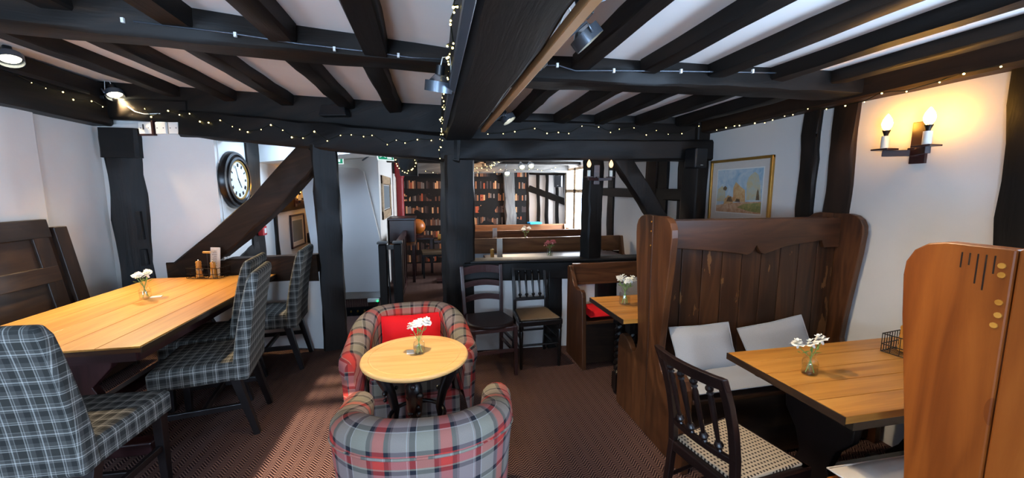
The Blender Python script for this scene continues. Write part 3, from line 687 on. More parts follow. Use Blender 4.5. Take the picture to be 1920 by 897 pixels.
# ---- turned profiles and side chairs (face +Y)
def turned(m, p0, p1, prof, n=10):
    p0, p1 = Vector(p0), Vector(p1); d = p1-p0
    pts = [p0+d*q for _, q in prof]; m.tube(pts, [r_ for r_, _ in prof], n); return m
SPIN = [(a*1.2, b) for a, b in [(.006,0),(.009,.03),(.006,.05),(.013,.08),(.016,.11),(.012,.145),(.007,.16),(.008,.3),(.0095,.55),(.010,.78),(.007,.84),(.012,.86),(.007,.88),(.013,.915),(.013,.94),(.007,.965),(.007,1)]]
def spindle_chair(label, loc, rz, mat, seatmat, h=.87, w=.42, d=.40, sh=.45, worn=False, bow=.0, group=None):
    t = thing('spindle_chair', label, 'chair', loc, rz, group); lm = M[mat]
    wb = w*.80
    for sx in (-1, 1):
        m = MB(); m.bar((sx*wb/2, -d/2-.05, 0), (sx*wb/2, -d/2, sh), .03, .032); build('leg', m, lm, t, bevel=.004, grain='auto')
        m = MB(); m.ring([[Vector((sx*wb/2+a*.016, -d/2+b*.016-.11*q*q, sh+(h-sh)*q)) for a, b in ((-1,-1),(1,-1),(1,1),(-1,1))] for q in (0,.25,.5,.75,1)]); build('back_post', m, lm, t, bevel=.004, grain='auto')
        m = MB(); turned(m, (sx*(w/2-.02), d/2-.02, 0), (sx*(w/2-.02), d/2-.02, sh), [(.011,0),(.014,.05),(.013,.1),(.017,.5),(.020,.76),(.014,.79),(.022,.82),(.022,.86),(.02,.9),(.022,1)], 10); build('leg', m, lm, t, smooth='auto')
        build('stretcher', MB().cyl((sx*(w/2-.02), d/2-.02, .17), (sx*wb/2, -d/2-.03, .17), .009), lm, t, smooth='auto')
        build('stretcher', MB().cyl((sx*(w/2-.02), d/2-.02, .27), (sx*wb/2, -d/2-.02, .27), .009), lm, t, smooth='auto')
    build('stretcher', MB().cyl((-w/2+.02, d/2-.02, .22), (w/2-.02, d/2-.02, .22), .010), lm, t, smooth='auto')
    build('stretcher', MB().cyl((-wb/2, -d/2-.03, .22), (wb/2, -d/2-.03, .22), .009), lm, t, smooth='auto')
    pr = [(-wb/2-.015, -d/2-.015), (wb/2+.015, -d/2-.015), (w/2+.005, d/2), (-w/2-.005, d/2)]
    sf = build('seat_frame', MB().prism(pr, 2, sh-.05, sh), lm, t, bevel=.008, grain=0)
    pr = [(-wb/2+.005, -d/2+.01), (wb/2-.005, -d/2+.01), (w/2-.018, d/2-.025), (-w/2+.018, d/2-.025)]
    build('seat', MB().prism(pr, 2, sh-.005, sh+.012), M[seatmat], t, bevel=.008)
    fy = lambda z: -d/2-.11*((z-sh)/(h-sh))**2
    n = 8
    def rail(z0, z1, th, bw, nm, ext=0.):
        secs = []
        for i in range(n+1):
            u = -1+2*i/n; x = u*(wb/2+ext); yb = bw*(1-u*u)
            secs.append([(x, fy(z0)-yb-th/2, z0), (x, fy(z0)-yb+th/2, z0), (x, fy(z1)-yb+th/2, z1), (x, fy(z1)-yb-th/2, z1)])
        build(nm, MB().ring(secs), lm, t, bevel=.004, grain='auto')
    zl = sh+.115
    rail(h-.05, h+.005, .026, bow, 'crest_rail', .018); rail(zl-.03, zl, .022, bow*.6, 'lower_rail')
    for k in range(4):
        x = (k-1.5)*wb*.21; u = x/(wb/2)
        m = MB(); turned(m, (x, fy(zl)-bow*.6*(1-u*u), zl-.004), (x, fy(h-.05)-bow*(1-u*u), h-.046), SPIN, 10); build('spindle', m, lm, t, smooth='auto')
    return t
spindle_chair('black spindle-back side chair with a worn tan seat against the white panel', (.93, 3.43, 0), R(181), 'blackpaint', 'mustard', h=.875, w=.40, d=.37)
spindle_chair('dark spindle-back chair with a dotted cane seat at the end of the right-hand table', (1.305, 1.385, 0), R(-80), 'darkmahog', 'cane', h=.915, w=.40, d=.40, bow=.03)
# ladder-back
t = thing('ladderback_chair', 'dark brown ladder-back chair with a leather seat next to the thick central post', 'chair', (.475, 3.36, 0), R(186)); em = M['espresso']
for sx in (-1, 1):
    secs = [[Vector((sx*(.165+.025*q)+a*.017, -.2+.02-.10*q*q+b*.015, .90*q)) for a, b in ((-1,-1),(1,-1),(1,1),(-1,1))] for q in (0,.25,.5,.75,1)]
    build('back_post', MB().ring(secs), em, t, bevel=.004, grain='auto')
    build('leg', MB().bar((sx*.185, .2, .44), (sx*.19, .21, 0), .036, .036, w1=.028, h1=.028), em, t, bevel=.003, grain='auto')
    build('stretcher', MB().bar((sx*.187, .2, .2), (sx*.17, -.18, .2), .018, .025), em, t, grain='auto')
    build('stretcher', MB().bar((sx*.187, .2, .29), (sx*.17, -.18, .29), .018, .025), em, t, grain='auto')
build('stretcher', MB().bar((-.185, .205, .23), (.185, .205, .23), .018, .03), em, t, grain='auto')
for z, hh in ((.845, .075), (.715, .055), (.585, .055)):
    q = z/.9; hw = .165+.025*q; secs = []
    for i in range(9):
        u = -1+2*i/8; y = -.18-.10*q*q-.025*(1-u*u); arch = .02*(1-u*u)
        secs.append([(u*hw, y-.009, z-hh/2+arch), (u*hw, y+.009, z-hh/2+arch), (u*hw, y+.009, z+hh/2+arch), (u*hw, y-.009, z+hh/2+arch)])
    build('slat', MB().ring(secs), em, t, bevel=.003, grain='auto')
build('seat_frame', MB().prism([(-.18,-.19),(.18,-.19),(.205,.21),(-.205,.21)], 2, .40, .44), em, t, bevel=.006, grain=0)
pr = [(-.17,-.18),(.17,-.18)]+[(.21*math.cos(a), .06+.18*math.sin(a)) for a in [R(x) for x in range(-10, 191, 15)]]
build('seat', MB().prism(pr, 2, .435, .47), M['leather'], t, bevel=.014, bseg=3, smooth='auto')

# ---- high double-sided settles (end panel faces -X, back runs along +X)
HALF = [(0,1.448),(.10,1.45),(.145,1.44),(.178,1.415),(.197,1.375),(.2,1.33),(.19,1.2),(.172,1.05),(.152,.88),(.135,.72),(.125,.60),(.135,.545),(.155,.51),(.185,.49),(.215,.50),(.25,.535),(.29,.56),(.34,.565),(.375,.545),(.395,.50),(.40,.44),(.40,0),(0,0)]
def settle(name, label, x0, x1, yc, endm, plankm, seam=0., far_arm=True):
    t = thing(name, label, 'settle', (x0, yc, 0), 0, 'high-backed settles'); L = x1-x0
    for ex in (0, L-.045):
        for s in (-1, 1):
            hf = HALF if s < 0 or far_arm else HALF[:11]+[(.122,.5),(.12,.3),(.12,0),(0,0)]
            poly = [(s*a if a > .01 else seam+s*.002, z) for a, z in hf]
            build('end_board', MB().prism(poly, 0, ex, ex+.045), M[endm], t, grain=2, bevel=.005, bseg=2)
    n = 9; w = (L-.09)/n
    for i in range(n):
        build('back_plank', MB().b2((.045+i*w+.003, -.03, .40), (.045+(i+1)*w-.003, .03+.004*(i % 2), 1.36)), M[plankm], t, grain=2, bevel=.003)
    build('top_cap', MB().b2((.045, -.05, 1.36), (L-.045, .05, 1.40)), M[endm], t, grain=0, bevel=.004)
    for s in (-1, 1):       # shaped crest rail, with a notch in the middle
        pr = [(.045,1.42),(L-.045,1.42),(L-.045,1.22),(L-.17,1.22),(L-.19,1.27),(L*.66,1.235),(L*.55,1.19),(L*.53,1.20),(L*.515,1.225),(L*.505,1.25),(L*.495,1.225),(L*.48,1.20),(L*.46,1.19),(L*.33,1.215),(.16,1.245),(.045,1.245)]
        build('crest_rail', MB().prism(pr, 1, s*.031, s*.056), M[endm], t, grain=0, bevel=.003)
        build('seat_board', MB().b2((.045, s*.03, .415), (L-.045, s*.405, .445)), M[plankm], t, grain=0, bevel=.008)
        build('seat_front', MB().b2((.045, s*.34, .02), (L-.045, s*.36, .415)), M['bench'], t, grain=0)
    for k, (yy, zz) in enumerate((((-.02, 1.40), (-.022, 1.375), (-.025, 1.30), (-.027, 1.265), (-.022, 1.235), (-.105, 1.31), (-.098, 1.24)) if endm == 'honey' else ((.015, 1.41), (.015, 1.35), (.014, 1.26)))):
        build('peg', MB().cyl((-.003, yy, zz), (.004, yy, zz), .008 if endm == 'honey' else .005, n=10), M['beech'], t)
    return t
settle('high_settle', 'tall dark-stained plank-backed settle between the two booths, grey cushions on its seat', 1.345, 2.765, 2.19, 'settle', 'settled')
settle('high_settle', 'tall honey-coloured settle end at the right edge of the picture', 1.50, 2.765, .765, 'honey', 'honey', -.045, False)
# cushions in the right booth
cushion('back_cushion', 'pale grey cushion propped on the dark settle nearest its rounded end board', 'cushion', (1.655, 2.05, .615), (R(66), 0, R(2)), .44, .30, .11, 'greycush', 'grey settle cushions')
cushion('back_cushion', 'grey cushion leaning on the dark settle behind the vase of white carnations', 'cushion', (2.20, 2.05, .605), (R(66), R(-9), R(-4)), .47, .29, .11, 'greycush', 'grey settle cushions')
cushion('seat_cushion', 'long pale grey pad on the seat of the dark settle', 'cushion', (1.90, 1.975, .488), (0, 0, 0), .98, .40, .075, 'greycush', 'grey settle cushions')
cushion('seat_cushion', 'cream seat pad on the honey settle under the right-hand table', 'cushion', (2.1, .98, .48), (0, 0, 0), 1.1, .38, .075, 'paper')
# ---- booth tables
def booth_table(label, x0, x1, y0, y1, z, twist, nplank, top):
    t = thing('booth_table', label, 'table', ((x0+x1)/2, (y0+y1)/2, 0)); L, D = x1-x0, y1-y0
    for i in range(nplank):
        a = -D/2+D*i/nplank; build('plank', MB().b2((-L/2, a+.001, z-.032), (L/2, a+D/nplank-.001, z)), M[top], t, grain=0, bevel=.0025)
    build('edge_strip', MB().b2((-L/2-.006, -D/2, z-.034), (-L/2-.0005, D/2, z-.001)), M['bench'], t, grain=1)
    for s in (-1, 1):
        build('apron', MB().b2((-L/2+.12, s*(D/2-.07)-.012, z-.11), (L/2-.12, s*(D/2-.07)+.012, z-.032)), M['blackpaint'], t, grain=0)
    if twist:
        for sx in (-1, 1):
            for sy in (-1, 1):
                m = MB()
                for ph in (0, PI): m.tube([(sx*(L/2-.17)+.018*math.cos(ph+q*.8), sy*(D/2-.19)+.018*math.sin(ph+q*.8), .16+(z-.34)*q/30) for q in range(31)], .021, 8)
                m.box((sx*(L/2-.17), sy*(D/2-.19), z-.10), (.07,.07,.14)); m.box((sx*(L/2-.17), sy*(D/2-.19), .10), (.07,.07,.14)); m.lathe([(.02,0),(.035,.01),(.035,.03),(.02,.045)], (sx*(L/2-.17), sy*(D/2-.19), 0), 12)
                build('leg', m, M['blackpaint'], t, smooth='auto')
            build('stretcher', MB().b2((sx*(L/2-.17)-.018, -D/2+.19, .09), (sx*(L/2-.17)+.018, D/2-.19, .13)), M['blackpaint'], t)
    else:
        for sx in (-1, 1):
            m = MB(); pr = []
            half = [(.05,.09),(.14,.10),(.17,.16),(.11,.24),(.07,.34),(.10,.44),(.16,.52),(.17,.60),(.12,.66)]
            pr = [(a, b) for a, b in half]+[(-a, b) for a, b in half[::-1]]
            build('trestle', MB().prism(pr, 0, sx*(L/2-.26)-.022, sx*(L/2-.26)+.022), M['blackpaint'], t, bevel=.005, grain=2)
            build('trestle_foot', MB().bar((sx*(L/2-.26), -D/2+.05, .045), (sx*(L/2-.26), D/2-.05, .045), .07, .09), M['blackpaint'], t, bevel=.01)
            build('cleat', MB().bar((sx*(L/2-.26), -D/2+.07, z-.07), (sx*(L/2-.26), D/2-.07, z-.07), .05, .07), M['blackpaint'], t)
        build('stretcher', MB().b2((-L/2+.26, -.02, .2), (L/2-.26, .02, .28)), M['blackpaint'], t)
    return t
booth_table('pine plank table in the right foreground booth with a dark edge', 1.50, 2.72, 1.085, 1.685, .76, False, 5, 'pine')
booth_table('small pine-topped table with a barley-twist leg in the rear booth', 1.245, 2.45, 2.33, 2.90, .74, True, 4, 'pine')
# ---- low settle at the partition
t = thing('low_settle', 'low brown settle with a shaped end board against the partition, rear booth', 'settle', (1.285, 3.56, 0)); L = 1.45
pr = [(0,0),(0,.87),(-.03,.885),(-.06,.88),(-.10,.84),(-.14,.77),(-.19,.715),(-.26,.70),(-.34,.715),(-.375,.70),(-.39,.66),(-.40,.5),(-.43,0)]
for ex in (0, L-.04): build('end_board', MB().prism(pr, 0, ex, ex+.04), M['settle'], t, grain=2, bevel=.006)
build('top_rail', MB().b2((.04, -.05, .69), (L-.04, -.01, .90)), M['settle'], t, grain=0, bevel=.006)
build('seat_board', MB().b2((.04, -.40, .41), (L-.04, -.02, .44)), M['settle'], t, grain=0, bevel=.006)
build('seat_front', MB().b2((.04, -.36, .03), (L-.04, -.34, .41)), M['bench'], t, grain=0)
cushion('seat_cushion', 'red seat pad on the low settle in the rear booth', 'cushion', (1.60, 3.36, .475), (0, 0, R(3)), .48, .36, .07, 'red')
cushion('back_cushion', 'grey pad leaning on the low settle behind the small table', 'cushion', (2.25, 3.46, .60), (R(75), 0, 0), .8, .3, .07, 'greycush2')

# ================================================================== things on the tables
JAR = [(.004,0),(.030,0),(.034,.004),(.034,.062),(.030,.072),(.019,.080),(.018,.092),(.023,.096),(.023,.102),(.020,.103),(.0155,.098),(.0155,.081),(.027,.070),(.031,.060),(.031,.006),(.004,.004)]
def bloom(c, r, tilt, seed):
    rnd = random.Random(seed); m = MB(); Mx = Matrix.Rotation(tilt[0], 3, 'X') @ Matrix.Rotation(tilt[1], 3, 'Y')
    for lay in range(3):
        R_ = r*(1-.27*lay); n = 16; P = []
        for i in range(n+1):
            a = 2*PI*i/n+lay*.3; row = []
            for j in range(4):
                q = j/3; rr = R_*(.12+.88*q)*(1+.10*math.sin(a*6+lay)*q); z = r*(.15+.28*lay+.32*q-.30*q*q*(1-lay*.4))+r*.10*math.sin(a*5+lay*2)*q
                row.append(Mx @ Vector((rr*math.cos(a), rr*math.sin(a), z))+Vector(c))
            P.append(row)
        m.grid(P)
    m.lathe([(r*.12,-r*.5),(r*.2,-.2*r),(r*.3,.25*r),(r*.05,.28*r)], c, 8, M=Mx)
    return m
def vase(loc, where, cat_extra, n=4, seed=1, petal='petal', sc=1., spread=.035, h=.165, petname='white'):
    loc = Vector(loc)
    t = thing('flower_jar', f'small clear glass jar of {petname} flowers {where}', 'vase', loc)
    build('jar', MB().lathe([(a*sc, b*sc) for a, b in JAR], n=20), M['glass'], t, smooth='auto')
    build('water', MB().lathe([(.004*sc,.007*sc),(.030*sc,.008*sc),(.030*sc,.045*sc),(.004*sc,.045*sc)], n=16), M['glass'], t, smooth='auto')
    rnd = random.Random(seed)
    for k in range(n):
        a = 2*PI*k/n+rnd.uniform(-.4, .4); d = Vector((math.cos(a), math.sin(a), 0)); hh = h*sc*rnd.uniform(.80, 1.05)
        top = d*spread*sc*rnd.uniform(.8, 1.25)+Vector((0, 0, hh))
        f = thing('carnation', f'{petname} carnation in the jar {where}', 'flower', loc, 0, f'flowers {where}')
        build('stem', MB().tube([-d*.018*sc+Vector((0,0,.01)), Vector((0,0,.085*sc))+d*.004, top*.85+Vector((0,0,.01)), top], .0022*sc, 6), M['stem'], f)
        build('bloom', bloom(top, .031*sc*rnd.uniform(.85, 1.15), (rnd.uniform(-.5,.5), rnd.uniform(-.5,.5)), seed*9+k), M[petal], f, smooth=True)
        m = MB()
        for q in range(2):
            e = Vector((math.cos(a+1+q*2.2), math.sin(a+1+q*2.2), .5)); b = top*.72; s_ = Vector((-e.y, e.x, 0))*.006*sc
            m.add([b, b+e*.018*sc+s_, b+e*.04*sc, b+e*.018*sc-s_, b+e*.02*sc+Vector((0,0,.004*sc))], [(0,1,4),(1,2,4),(2,3,4),(3,0,4),(0,3,2,1)])
        build('leaf', m, M['leaf'], f)
    return t
vase(gz(273, 560, .782), 'on the long pine table', '', 4, 3, sc=1.08, h=.175)
vase(gz(786, 664, .655), 'on the round table', '', 4, 5, sc=1.0, h=.185)
vase(gz(1517, 702, .76), 'on the right foreground table', '', 3, 8, sc=.98, h=.155, spread=.05)
vase(gz(1171, 571, .74), 'on the small rear booth table', '', 4, 11, sc=1.25, h=.155)
def slabcard(name, label, loc, rz, w, d, h=.004, mat='paper'):
    return tag_at(build(name, MB().box((0,0,h/2), (w, d, h)), M[mat]), label, 'card', loc, rz)
def tag_at(o, label, cat, loc, rz=0., group=None):
    o.location = loc; o.rotation_euler = (0, 0, rz); return tag(o, label, cat, group)
slabcard('table_card', 'small cream card lying beside the jar on the long pine table', gz(293, 557, .782), R(20), .07, .05)
slabcard('table_card', 'small card lying by the jar on the round table', gz(770, 661, .655), R(5), .045, .05)
# mills
def mill(label, loc, h=.13):
    t = thing('pepper_mill', label, 'mill', loc, 0, 'wooden mills')
    build('body', MB().lathe([(.004,0),(.026,0),(.027,.012),(.022,.03),(.024,h*.55),(.021,h*.62),(.004,h*.62)], n=16), M['beech'], t, smooth='auto', grain=2)
    hd = build('head', MB().lathe([(.004,h*.625),(.022,h*.63),(.023,h*.72),(.021,h*.8),(.024,h*.88),(.020,h*.95),(.006,h*.965)], n=16), M['beech'], t, smooth='auto', grain=2)
    build('knob', MB().lathe([(.004,h*.96),(.005,h),(.008,h*1.03),(.002,h*1.06)], n=10), M['silver'], hd, smooth='auto')
def caddy(label, loc, rz, w, d, h, handle=0.):
    t = thing('wire_caddy', label, 'caddy', loc, rz, 'wire condiment caddies'); r = .0028
    for z in (.006, h*.45, h):
        p = [(-w/2,-d/2,z),(w/2,-d/2,z),(w/2,d/2,z),(-w/2,d/2,z)]
        for a, b in zip(p, p[1:]+p[:1]): build('rim_wire', MB().cyl(a, b, r, n=6), M['dkmetal'], t)
    m = MB()
    for sx in (-1, 1):
        for k in range(5):
            y = -d/2+d*k/4; m.cyl((sx*w/2, y, .006), (sx*w/2, y, h), r*.7, n=5)
    for sy in (-1, 1):
        for k in range(8):
            x = -w/2+w*k/7; m.cyl((x, sy*d/2, .006), (x, sy*d/2, h), r*.7, n=5)
    for k in range(8): x = -w/2+w*k/7; m.cyl((x, -d/2, .006), (x, d/2, .006), r*.6, n=5)
    build('mesh_wires', m, M['dkmetal'], t)
    if handle:
        build('handle_post', MB().tube([(0, 0, 0), (0, 0, handle)], .004, 6), M['dkmetal'], t)
        build('handle_grip', MB().cyl((-.035, 0, handle), (.035, 0, handle), .011, n=10), M['beech'], t, smooth='auto')
    return t
cp = gz(390, 521, .782)+Vector((.0, .02, 0)); cz = R(-14)
caddy('dark wire caddy of mills and a menu on the long pine table', cp, cz, .30, .16, .10, .24)
Rz = Matrix.Rotation(cz, 3, 'Z')
mill('wooden pepper mill in the left half of the wire caddy', cp+Rz @ Vector((-.075, -.02, .010)), .155)
mill('wooden pepper mill in the right half of the wire caddy', cp+Rz @ Vector((.075, -.03, .010)), .15)
t = thing('sauce_jar', 'square glass sauce jar in front of the left mill in the wire caddy', 'jar', cp+Rz @ Vector((-.04, -.055, .010)), cz)
build('body', MB().box((0,0,.035), (.06,.03,.07)), M['glass'], t, bevel=.006); build('lid', MB().box((0,0,.074), (.052,.026,.008)), M['silver'], t)
t = thing('menu', 'upright printed menu standing in the wire caddy on the long table', 'menu', cp+Rz @ Vector((.02, .05, .006)), cz-R(5))
build('card', MB().hexa([(-.05,-.004,0),(.05,-.004,0),(.05,.004,0),(-.05,.004,0),(-.05,.026,.27),(.05,.026,.27),(.05,.034,.27),(-.05,.034,.27)]), M['paper'], t)
m = MB()
for k in range(9):
    z = .10+k*.017; y = -.0052+.0302*z/.27*.995; m.box((-.005+.004*(k % 3), y, z), (.055-.012*(k % 3), .001, .004))
build('printed_lines', m, M['ink'], t)
c2 = gz(1706, 672, .76)+Vector((.03, .03, 0))
caddy('dark wire caddy half hidden by the honey settle on the right foreground table', c2, R(8), .15, .15, .10, .19)
mill('wooden mill in the caddy half hidden by the honey settle', c2+Vector((.02, .03, .010)), .14)

# ================================================================== lights and fittings
def rotto(d): return Vector(d).to_track_quat('-Z', 'Y').to_matrix()
def spotlamp(label, loc, aim, anchor, power, col=WARM, blend=.5, size=R(60), s=1., lit=True, group='track spotlights'):
    loc = Vector(loc); t = thing('spotlight', label, 'spotlight', loc, 0, group); Mx = rotto(Vector(aim)-loc)
    pt = lambda p: Mx @ Vector(p)
    def la(prof, cap=True): return MB().lathe([(a*s, b*s) for a, b in prof], (0,0,0), 20, cap=cap, M=Mx)
    build('cap', la([(.004,.085),(.022,.085),(.022,.045),(.004,.045)]), M['black'], t, smooth='auto')
    build('reflector', la([(.018,.046),(.024,.044),(.05,.012),(.052,.0),(.046,.0),(.02,.04)]), M['silver'], t, smooth='auto')
    build('shade', la([(.061,.016),(.064,.016),(.064,-.03),(.061,-.03),(.061,.016)], False), M['greymetal'], t, smooth='auto')
    build('shade_plate', la([(.05,.014),(.062,.014),(.062,.010),(.05,.010),(.05,.014)], False), M['greymetal'], t)
    build('lamp_face', la([(.002,-.001),(.05,-.001),(.05,-.004),(.002,-.004)]), M['lampface'] if lit else M['silver'], t)
    an = Vector(anchor)-loc; mid = pt((.062*s, 0, .0))*.5+pt((0, 0, .07*s))
    build('arm', MB().tube([pt((.064*s, 0, -.01*s)), pt((.075*s, 0, .03*s)), an*.6+pt((0,0,.06*s))*.4, an], .006*s, 8), M['greymetal'], t, smooth=True)
    build('mount', MB().box(an, (.03*s, .05*s, .025*s)), M['black'], t, bevel=.003)
    build('cord', MB().tube([pt((0,0,.083*s)), pt((.01,.01,.12*s)), pt((.04,.0,.13*s)), an+Vector((.01,0,0))], .003, 6), M['white'], t, smooth=True)
    if lit:
        l = light('spotlight_beam', 'SPOT', loc+Mx @ Vector((0,0,-.012*s)), power, col, aim, spot_size=size, spot_blend=blend, shadow_soft_size=.03)
        l.name = 'spotlight_beam'
    return t
def track(label, a, b, mat, w=.03, h=.03):
    return tag(build('light_track', MB().bar(a, b, w, h), M[mat], bevel=.003), label, 'track', 'lighting tracks')
track('dark lighting track along the left edge of the central beam', (.105, .2, 2.075), (.105, 3.12, 2.075), 'greymetal')
track('tan lighting track along the right edge of the central beam', (.425, .2, 2.105), (.425, 3.25, 2.095), 'track', .035, .035)
track('dark lighting track along the left wall beam', (-3.02, 1.5, 2.50), (-3.02, 4.35, 2.48), 'black')
TW = (1.0, .74, .40)
p = gx(215, 176, -2.93); spotlamp('lit spotlight over the corner of the long table by the sockets', p, (-2.15, 3.85, .78), (-3.02, p.y, 2.48), 190, TW, .7, R(80), s=1.1)
p = gx(18, 108, -2.93); spotlamp('lit spotlight at the far left edge of the picture', p, (-2.2, 2.9, .78), (-3.02, p.y, 2.49), 190, TW, .7, R(80), s=1.1)
spotlamp('grey spotlight hanging left of the central beam above the round table', gz(823, 160, 2.085), (-.12, 2.26, .65), (.10, gz(823, 160, 2.085).y+.03, 2.07), 74, (1, .78, .5), .5, R(58))
spotlamp('grey spotlight right of the central beam, tilted toward the right booth', gy(1098, 68, 1.55), (1.95, 1.45, .7), (.44, 1.55, 2.10), 60, (1, .80, .55), .6, R(75))
spotlamp('small spotlight at the far right end of the central beam', gy(952, 222, 3.15), (1.5, 2.8, .7), (.44, 3.12, 2.095), 60, (1, .82, .6), .6, R(70), s=.9)
spotlamp('spotlight fitting at the top edge of the picture right of the central beam', gy(1112, -12, 1.18), (1.3, 1.8, .4), (.44, 1.1, 2.10), 20, (1, .82, .6), .6, R(80), s=.9)
# candle sconces: local frame +x out of the wall, y along it
def sconce(label, loc, rz, bulbmat, sc=1., half=.10, out=.09):
    t = thing('wall_sconce', label, 'wall lamp', loc, rz, 'double candle sconces')
    build('back_plate', MB().box((.008*sc, 0, 0), (.016*sc, .065*sc, .20*sc)), M['mahog'], t, bevel=.003)
    build('boss', MB().box((.035*sc, 0, -.045*sc), (.05*sc, .03*sc, .04*sc)), M['mahog'], t, bevel=.003)
    for s in (-1, 1):
        y = s*half*sc; x = out*sc
        a = build('arm', MB().bar((.05*sc, 0, -.05*sc), (x, y*1.1, -.045*sc), .022*sc, .03*sc), M['mahog'], t, bevel=.002)
        build('drip_tray', MB().box((x, y, -.026*sc), (.075*sc, .075*sc, .008*sc)), M['mahog'], a, bevel=.002)
        build('candle_tube', MB().lathe([(.004,-.022),(.0165,-.022),(.0165,.04),(.004,.04)], (x, y, 0), 14) if sc == 1 else MB().lathe([(.004,-.022*sc),(.0165*sc,-.022*sc),(.0165*sc,.04*sc),(.004,.04*sc)], (x, y, 0), 14), M['cream'], a, smooth='auto')
        build('bulb_holder', MB().lathe([(.008*sc,.04*sc),(.010*sc,.05*sc),(.017*sc,.068*sc),(.006*sc,.068*sc)], (x, y, 0), 12), M['dkmetal'], a, smooth='auto')
        build('bulb', MB().lathe([(.008*sc,.066*sc),(.019*sc,.085*sc),(.022*sc,.102*sc),(.017*sc,.122*sc),(.006*sc,.142*sc),(.001,.148*sc)], (x, y, 0), 12), M[bulbmat], a, smooth=True)
    return t
sp = gx(1727, 268, XR)
sconce('double candle wall lamp glowing on the right-hand wall', (XR, sp.y, sp.z), R(180), 'bulb', 1.2, .085, .10)
sp = gx(548, 372, XC); sconce('candle wall lamp glowing behind the diagonal brace in the corridor', (XC+.03, sp.y, sp.z), 0, 'bulb', 1.25)
sp = gy(1119, 328, PY(1.6)); sconce('unlit double candle lamp on the narrow post of the partition', (1.60, PY(1.6)-.005, sp.z+.0), R(-90), 'bulbdim', .95, .12)
# fairy lights
def onp(x, y): # partition beam face
    p = gp(x, y, (-1.0, 4.07-.06, 0), (.265, 1, 0))
    return p if p.x < .2 else gp(x, y, (.25, 3.739-.06, 0), (.062, 1, 0))
def fairy(label, path, step, seed, jit=.02):
    rnd = random.Random(seed); t = thing('fairy_light_string', label, 'fairy lights', path[0], 0, 'strings of fairy lights'); o = Vector(path[0])
    pts = []; 
    for a, b in zip(path, path[1:]):
        n = max(1, int((b-a).length/step))
        for k in range(n): pts.append(a.lerp(b, (k+.5)/n)+Vector((rnd.uniform(-.3,.3)*step, 0, rnd.uniform(-jit, jit))))
    build('wire', MB().tube([p-o+Vector((0,0,.006)) for p in pts], .003, 5), M['wire'], t)
    m = MB()
    for p in pts: m.ball(p-o, rnd.uniform(.003, .0058)*(1+.35*(p.y > 4)), 6)
    build('bulbs', m, M['fairy'], t, kind='stuff')
lw = lambda x, y: gx(x, y, XL+.185)
fairy('fairy lights strung along the left wall beam', [lw(2, 128), lw(70, 160), lw(130, 180), lw(178, 192), lw(235, 215)], .10, 1)
fairy('fairy lights strung along the left half of the partition beam', [onp(255, 212), onp(345, 212), onp(420, 238), onp(500, 240), onp(600, 258), onp(690, 262), onp(770, 270), onp(822, 270)], .10, 2, .045)
kb = lambda x, y: gx(x, y, .085)
fairy('fairy lights running down the left side of the central beam', [Vector((.095, .75, 2.25)), Vector((.09, 1.6, 2.22)), Vector((.09, 2.2, 2.2)), Vector((.09, 2.9, 2.14)), Vector((.09, 3.5, 2.05)), Vector((.09, 3.68, 1.95)), onp(822, 298)], .05, 3, .03)
fairy('fairy lights strung along the right half of the partition beam', [onp(905, 245), onp(1010, 246), onp(1130, 243), onp(1240, 248), onp(1318, 241)], .115, 4, .04)
rw = lambda x, y: gx(x, y, XR-.13)
fairy('fairy lights strung along the right wall beam', [rw(1335, 247), rw(1420, 230), rw(1530, 205), rw(1640, 184), rw(1780, 152), rw(1912, 118)], .1, 5, .015)
fairy('fairy lights wrapped round the short dropped timber beyond the opening', [Vector((dp.x-.115, 4.49, 2.12)), Vector((dp.x-.115, 4.49, 1.88)), Vector((dp.x-.02, 4.49, 1.79)), Vector((dp.x+.08, 4.49, 1.86)), Vector((dp.x+.115, 4.49, 2.1))], .03, 6, .01)
fairy('fairy lights along the far room ceiling beam', [Vector((.9, 4.9, 2.07)), Vector((1.0, 6.0, 2.06)), Vector((1.1, 7.5, 2.05)), Vector((.4, 8.1, 2.0))], .10, 7, .03)
fairy('fairy lights across the back of the far room', [Vector((-.3, 8.15, 1.98)), Vector((1.2, 7.95, 2.0)), Vector((2.6, 7.75, 2.05))], .14, 8, .03)
# cables on the cross beams
def cable(label, pts, clips, mat='wire'):
    t = thing('cable', label, 'cable', pts[0]); o = Vector(pts[0])
    build('flex', MB().tube([Vector(p)-o for p in pts], .004, 6), M[mat], t, smooth=True)
    for c in clips: build('clip', MB().box(Vector(c)-o, (.012, .012, .022)), M['white'], t)
ca = lambda x, y: gy(x, y, 2.285)
cable('grey cable clipped along the left cross beam', [ca(250, 40), ca(430, 62), ca(560, 82), ca(700, 98), ca(770, 108), ca(845, 112)], [ca(230, 38), ca(441, 65), ca(627, 92), ca(747, 104)], 'greymetal')
cb = lambda x, y: gy(x, y, gz(x, y, 2.29).y-.02)
cc = lambda x, y: Vector((gy(x, y, 2.06).x, 2.245-.046*gy(x, y, 2.06).x-.1, gy(x, y, 2.08).z))
cable('grey cable clipped along the right cross beam', [cc(1025, 119), cc(1052, 119), cc(1085, 130), cc(1160, 131), cc(1280, 134), cc(1400, 138), cc(1480, 141)], [cc(1051, 119), cc(1157, 131), cc(1281, 134), cc(1411, 136)], 'greymetal')
o = build('junction_box', MB().box((0,0,0), (.055,.03,.045)), M['greymetal'], bevel=.004); tag_at(o, 'small grey junction box on the right cross beam', 'box', cc(1012, 119))
